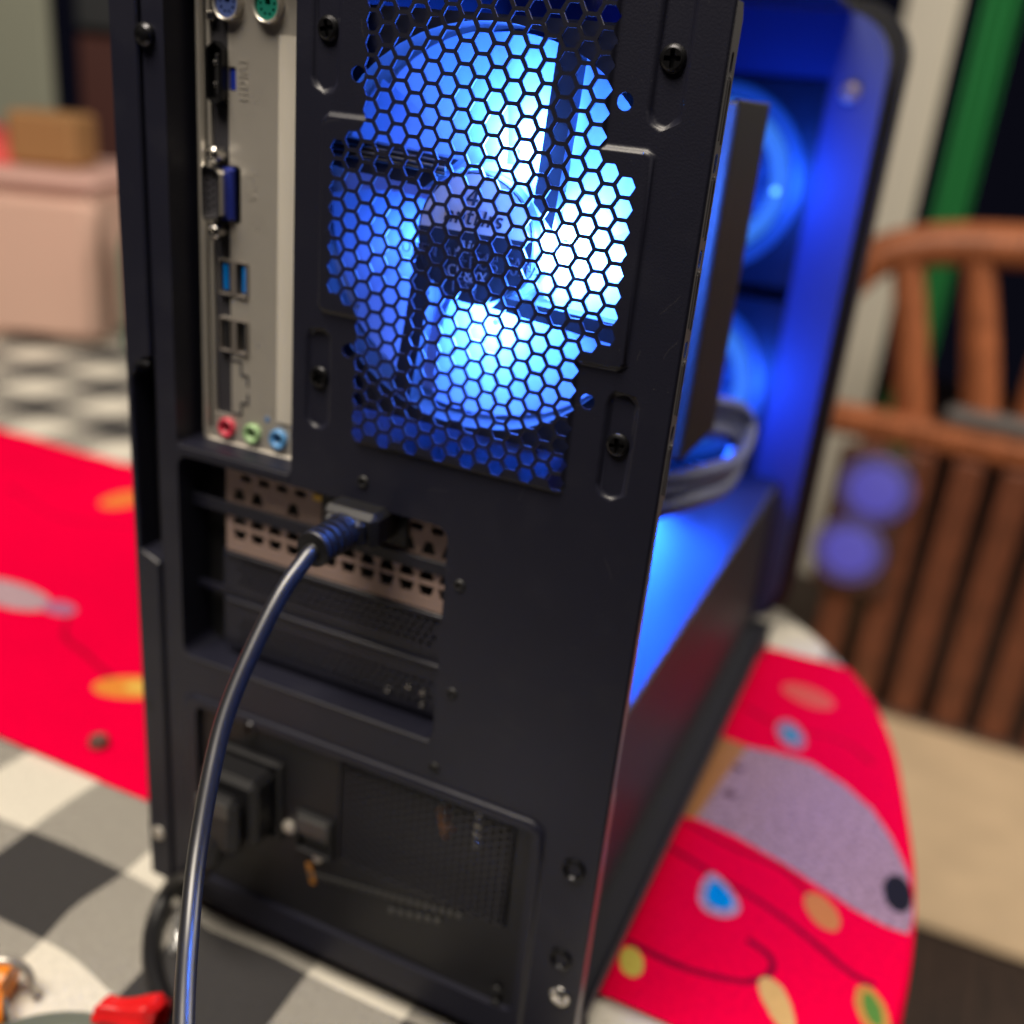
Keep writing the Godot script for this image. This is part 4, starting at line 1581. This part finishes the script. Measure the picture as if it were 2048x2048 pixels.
# ---------------------------------------------------------------- behind
func background() -> void:
	org = Vector3(0, FLOOR, -1000)
	var st := begin()
	quad(st, Vector3(-5000, FLOOR, -5000), Vector3(4000, FLOOR, -5000), Vector3(4000, FLOOR, 2500), Vector3(-5000, FLOOR, 2500), Vector3(0, 1, 0))
	structure("floor", st, wood_look(lin(0.055, 0.032, 0.024), 0.5, 2.0))  # dark floor; its colour also stands in for the table's shadow
	org = Vector3(250, FLOOR, -1400)
	st = begin()
	at(Vector3(250, 0, -1400), Basis(Vector3(0, 1, 0), 0.02))
	box(st, Vector3(-900, FLOOR + 0.5, -296), Vector3(900, FLOOR + 11, 300), 5)  # near edge set where the table's shadow begins
	home()
	var carpet := mat(Color.WHITE, 0.95)
	carpet.albedo_texture = carpet_image()
	carpet.uv1_triplanar = true
	carpet.uv1_world_triplanar = true
	carpet.uv1_scale = Vector3.ONE * 1.6
	tag(solo("beige_rug", st, carpet), "beige looped rug on a floor coloured dark as table shadow in front of the wooden chair", "rug")
	var wood := wood_look(lin(0.66, 0.225, 0.10), 0.4, 6.0)
	# slatted chair beyond the table
	var root := thing("wooden_chair", "orange brown wooden chair with an arched slatted back right of the tower", "chair", Vector3(220, FLOOR, -1600))
	st = begin()
	var rail := smooth([Vector3(-112, -760, -1752), Vector3(-100, -560, -1751), Vector3(-76, -300, -1750), Vector3(-58, -225, -1750), Vector3(-20, -178, -1750), Vector3(60, -148, -1750), Vector3(140, -136, -1750), Vector3(220, -130, -1750), Vector3(300, -136, -1750), Vector3(380, -148, -1750), Vector3(460, -178, -1750), Vector3(498, -225, -1750), Vector3(516, -300, -1750), Vector3(540, -560, -1751), Vector3(552, -760, -1752)], 6)
	var rr := []
	for q in rail:
		rr.append(lerpf(12.0, 38.0, smoothstep(-330.0, -190.0, q.y)))
	tube(st, rail, rr, 14)
	part("arched_rail", st, wood, root)
	for s in [[22, 100], [142, 222], [298, 298], [418, 340]]:
		st = begin()
		tube(st, [Vector3(s[0], -160, -1750), Vector3(lerpf(s[0], s[1], 0.5), -310, -1746), Vector3(s[1], -470, -1742)], [26.0, 31.0, 35.0], 12)
		part("slat", st, wood, root)
	st = begin()
	box(st, Vector3(-100, -505, -1740), Vector3(540, -450, -1380 - 300), 14)
	part("seat", st, wood, root)
	st = begin()
	box(st, Vector3(150, -449.5, -1735), Vector3(520, -418, -1685), 12)
	part("cushion", st, mat(lin(0.13, 0.12, 0.12), 0.9), root)
	for i in 6:
		st = begin()
		var dull := wood_look(lin(0.34, 0.115, 0.062), 0.5, 6.0)
		box(st, Vector3(20 + 84 * i, -1040, -1700), Vector3(74 + 84 * i, -505.5, -1680), 6)
		part("apron_slat", st, dull, root)
	st = begin()
	box(st, Vector3(-20, FLOOR + 1, -1702), Vector3(540, -1040.5, -1676), 3)
	part("bottom_rail", st, mat(lin(0.10, 0.05, 0.035), 0.5), root)
	# speaker added to carry two violet glows of unknown source
	root = thing("violet_glow_box", "added dark little box carrying two violet blue glows in front of the chair", "glow_box", Vector3(55, FLOOR, -1640))
	st = begin()
	box(st, Vector3(-6, -790, -1660), Vector3(128, -505, -1625.5), 8)
	part("cabinet", st, mat(lin(0.09, 0.04, 0.03), 0.5), root)
	for c in [[71.0, -577.0], [50.0, -706.0]]:
		st = begin()
		at(Vector3(c[0], c[1], -1624))
		lathe(st, [Vector2(46, -1), Vector2(42, 5), Vector2(0, 9)], 28)
		home()
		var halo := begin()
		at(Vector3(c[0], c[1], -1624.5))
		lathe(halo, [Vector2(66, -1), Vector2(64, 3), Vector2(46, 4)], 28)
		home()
		part("halo_light", halo, glow(lin(0.09, 0.05, 0.42), 0.3), root)  # dimmer glowing ring paints the soft haze round each glow
		part("violet_glow_light", st, glow(lin(0.10, 0.085, 0.75), 0.48), root)
	# door casing and curtain
	org = Vector3(-70, FLOOR, -2300)
	st = begin()
	box(st, Vector3(-126, FLOOR + 0.5, -2330), Vector3(-30, 900, -2296), 3)
	box(st, Vector3(-30, FLOOR + 0.5, -2328), Vector3(-16, 900, -2306), 3)
	tag(solo("door_casing", st, mat(lin(0.64, 0.61, 0.53), 0.5)), "cream white upright door casing behind the chair", "door frame")
	org = Vector3(60, FLOOR, -2320)
	st = begin()
	var rows := []
	for i in 30:
		var row := []
		for k in 40:
			var t := k / 39.0
			row.append(Vector3(24 + 74 * t, FLOOR + 12 + 1950.0 * i / 29.0, -2320 + 10 * sin(t * 21.0 + 0.2 * sin(i * 0.3))))
		rows.append(row)
	loft(st, rows, Vector3(0, 0, 1))
	tag(solo("green_curtain", st, mat(lin(0.02, 0.26, 0.07), 0.9)), "narrow green curtain hanging beside the cream door casing", "curtain")
	# far left: pink box, things on it, cabinet and post
	root = thing("pink_box", "pale pink storage box standing on the table at the far left", "box", Vector3(-1000, TABLE, -720))
	st = begin()
	var yaw := Basis(Vector3(0, 1, 0), deg_to_rad(24.4))
	xf = Transform3D(yaw, Vector3(-842, TABLE, -688))
	box(st, Vector3(-430, 1.5, -260), Vector3(0, 186, 0), 14)
	part("body", st, mat(lin(0.78, 0.52, 0.43), 0.75), root)
	st = begin()
	box(st, Vector3(-434, 186.5, -264), Vector3(4, 206, 4), 8)
	home()
	part("lid", st, mat(lin(0.68, 0.42, 0.37), 0.7), root)
	org = Vector3(-985, -106, -740)
	st = begin()
	xf = Transform3D(yaw, Vector3(-842, TABLE + 206.8, -688))
	rows = []
	for i in 9:
		var row := []
		var t := i / 8.0
		for k in 24:
			var a := TAU * k / 24
			row.append(Vector3(-262 + (150 * cos(PI / 2 * t)) * cos(a) * (1 + 0.06 * sin(3 * a)), 62 * sin(PI / 2 * t), -110 + 80 * cos(PI / 2 * t) * sin(a)))
		rows.append(row)
	loft(st, rows, Vector3.ZERO, true)
	home()
	tag(solo("red_cushion", st, mat(lin(0.70, 0.10, 0.09), 0.9)), "soft salmon red cushion resting on the pink box", "cushion")
	org = Vector3(-905, -106, -730)
	st = begin()
	xf = Transform3D(yaw, Vector3(-842, TABLE + 206.8, -688))
	box(st, Vector3(-128, 0, -150), Vector3(-44, 64, -70), 6)
	home()
	tag(solo("tan_carton", st, mat(lin(0.36, 0.19, 0.075), 0.8)), "small tan carton on the pink box beside the red cushion", "box")
	org = Vector3(-830, TABLE, -760)
	st = begin()
	at(Vector3(-792, TABLE + 1.2, -722), Basis(Vector3(1, 0, 0), -PI / 2))
	lathe(st, [Vector2(0, 0), Vector2(30, 0), Vector2(33, 5), Vector2(33, 120), Vector2(26, 146), Vector2(12, 160), Vector2(12, 182), Vector2(0, 184)], 28)
	home()
	tag(solo("green_bottle", st, mat(lin(0.01, 0.16, 0.11), 0.3)), "dark green bottle half hidden between pink box and tower", "bottle")
	root = thing("dark_cabinet", "dark cabinet with a red brown drawer behind the pink box", "cabinet", Vector3(-1500, FLOOR, -1500))
	st = begin()
	xf = Transform3D(yaw, Vector3(-1180, 0, -1330))
	box(st, Vector3(-250, FLOOR + 1, -400), Vector3(500, 420, -22), 6)
	part("body", st, mat(lin(0.030, 0.033, 0.038), 0.6), root)
	for d in [[-190.0, 55.0], [-440.0, -195.0], [65.0, 400.0]]:
		st = begin()
		box(st, Vector3(-244, d[0], -21.5), Vector3(494, d[1], 0), 5)
		part("drawer", st, mat(lin(0.085, 0.028, 0.024) if d[1] < 60.0 else lin(0.030, 0.034, 0.040), 0.5), root)
		st = begin()
		box(st, Vector3(60, (d[0] + d[1]) / 2 - 6, 0.5), Vector3(190, (d[0] + d[1]) / 2 + 6, 16), 3)
		part("handle", st, M.steel, root)
	home()
	org = Vector3(-1450, FLOOR, -1270)
	st = begin()
	xf = Transform3D(yaw, Vector3(-1180, 0, -1300))
	box(st, Vector3(-480, FLOOR + 0.5, 0), Vector3(-262, 500, 26), 4)
	home()
	tag(solo("pale_post", st, mat(lin(0.34, 0.36, 0.29), 0.6)), "pale grey green upright board at the upper left edge", "post")


func carpet_image() -> ImageTexture:
	var im := Image.create(256, 256, false, Image.FORMAT_RGB8)
	var n := noise(0.4, 3)
	var w := noise(0.02, 2)
	for y in 256:
		for x in 256:
			var f := 1.0 + 0.22 * n.get_noise_2d(x, y) + 0.10 * w.get_noise_2d(x, y)
			im.set_pixel(x, y, Color(0.66 * f, 0.50 * f, 0.33 * f).linear_to_srgb())
	return ImageTexture.create_from_image(im)


# ---------------------------------------------------------------- light
func lamp(place: Vector3, c: Color, energy: float, size := 0.004) -> void:
	var o := OmniLight3D.new()
	o.name = "fan_light"
	o.position = W(place)
	o.light_color = c
	o.light_energy = energy
	o.light_size = size
	o.omni_range = 6.0
	o.omni_attenuation = 2.0
	o.shadow_enabled = true
	add_child(o, true)


func beam(place: Vector3, c: Color, energy: float) -> void:
	# what the fan's diodes throw back along its axis
	var o := SpotLight3D.new()
	o.name = "fan_beam_light"
	o.position = W(place)
	o.rotation.y = PI
	o.light_color = c
	o.light_energy = energy
	o.light_size = 0.004
	o.spot_angle = 52.0
	o.spot_angle_attenuation = 0.5
	o.spot_range = 6.0
	o.spot_attenuation = 2.0
	o.shadow_enabled = true
	add_child(o, true)


func panel_light(place: Vector3, target: Vector3, size: Vector2, c: Color, energy: float) -> void:
	var o := AreaLight3D.new()
	o.name = "area_light"
	o.area_size = size
	o.light_color = c
	o.light_energy = energy
	o.area_range = 8.0
	o.area_attenuation = 2.0
	o.shadow_enabled = true
	add_child(o, true)
	o.look_at_from_position(W(place), W(target), Vector3(0, 0, -1))


func _ready() -> void:
	rng.seed = 4
	var cam := Camera3D.new()
	cam.name = "camera"
	cam.near = 0.01
	cam.far = 60.0
	var att := CameraAttributesPhysical.new()
	att.frustum_focal_length = 24.126
	att.frustum_focus_distance = 0.278
	att.exposure_aperture = 3.4
	cam.attributes = att
	add_child(cam)
	# rows of the solved rotation: right, up, backward
	cam.transform = Transform3D(Basis(Vector3(0.9067, 0.0933, -0.4112), Vector3(-0.2362, 0.9202, -0.3122), Vector3(0.3493, 0.3802, 0.8564)).orthonormalized(), W(Vector3(134.74, 42.07, 278.87)))
	cam.fov = 52.89
	cam.current = true
	var we := WorldEnvironment.new()
	var e := Environment.new()
	e.background_mode = Environment.BG_COLOR
	e.background_color = lin(0.003, 0.003, 0.006)
	e.tonemap_mode = Environment.TONE_MAPPER_LINEAR
	e.tonemap_exposure = 1.0
	e.sdfgi_enabled = true
	e.ssao_enabled = true
	e.ssil_enabled = true
	we.environment = e
	add_child(we)
	var warm := Color(1.0, 0.95, 0.875)
	panel_light(Vector3(-220, 1330, 560), Vector3(-100, -200, -100), Vector2(0.9, 0.7), warm, 3.9)
	panel_light(Vector3(1100, 800, -1350), Vector3(150, -500, -1300), Vector2(0.9, 0.9), warm, 2.6)  # added unseen lamp at right rear, brightening flange, chair and rug
	var blue := lin(0.05, 0.2, 1.0)
	for l in LEDS:
		lamp(l[0], blue, l[1], 0.0009)
	lamp(Vector3(10, 5, -36), blue, 0.012, 0.006)  # added lamp carrying the rear fan's light into the case
	for cy in [1.0, -129.0]:
		lamp(Vector3(22, cy, -346), lin(0.010, 0.09, 1.0), 0.013, 0.002)  # added lamp inside the front emitter, turning the front face blue
		beam(Vector3(-27, cy, -350), lin(0.010, 0.09, 1.0), 0.16)

	materials()
	background()
	table()
	computer()
	cables()
	small_things()
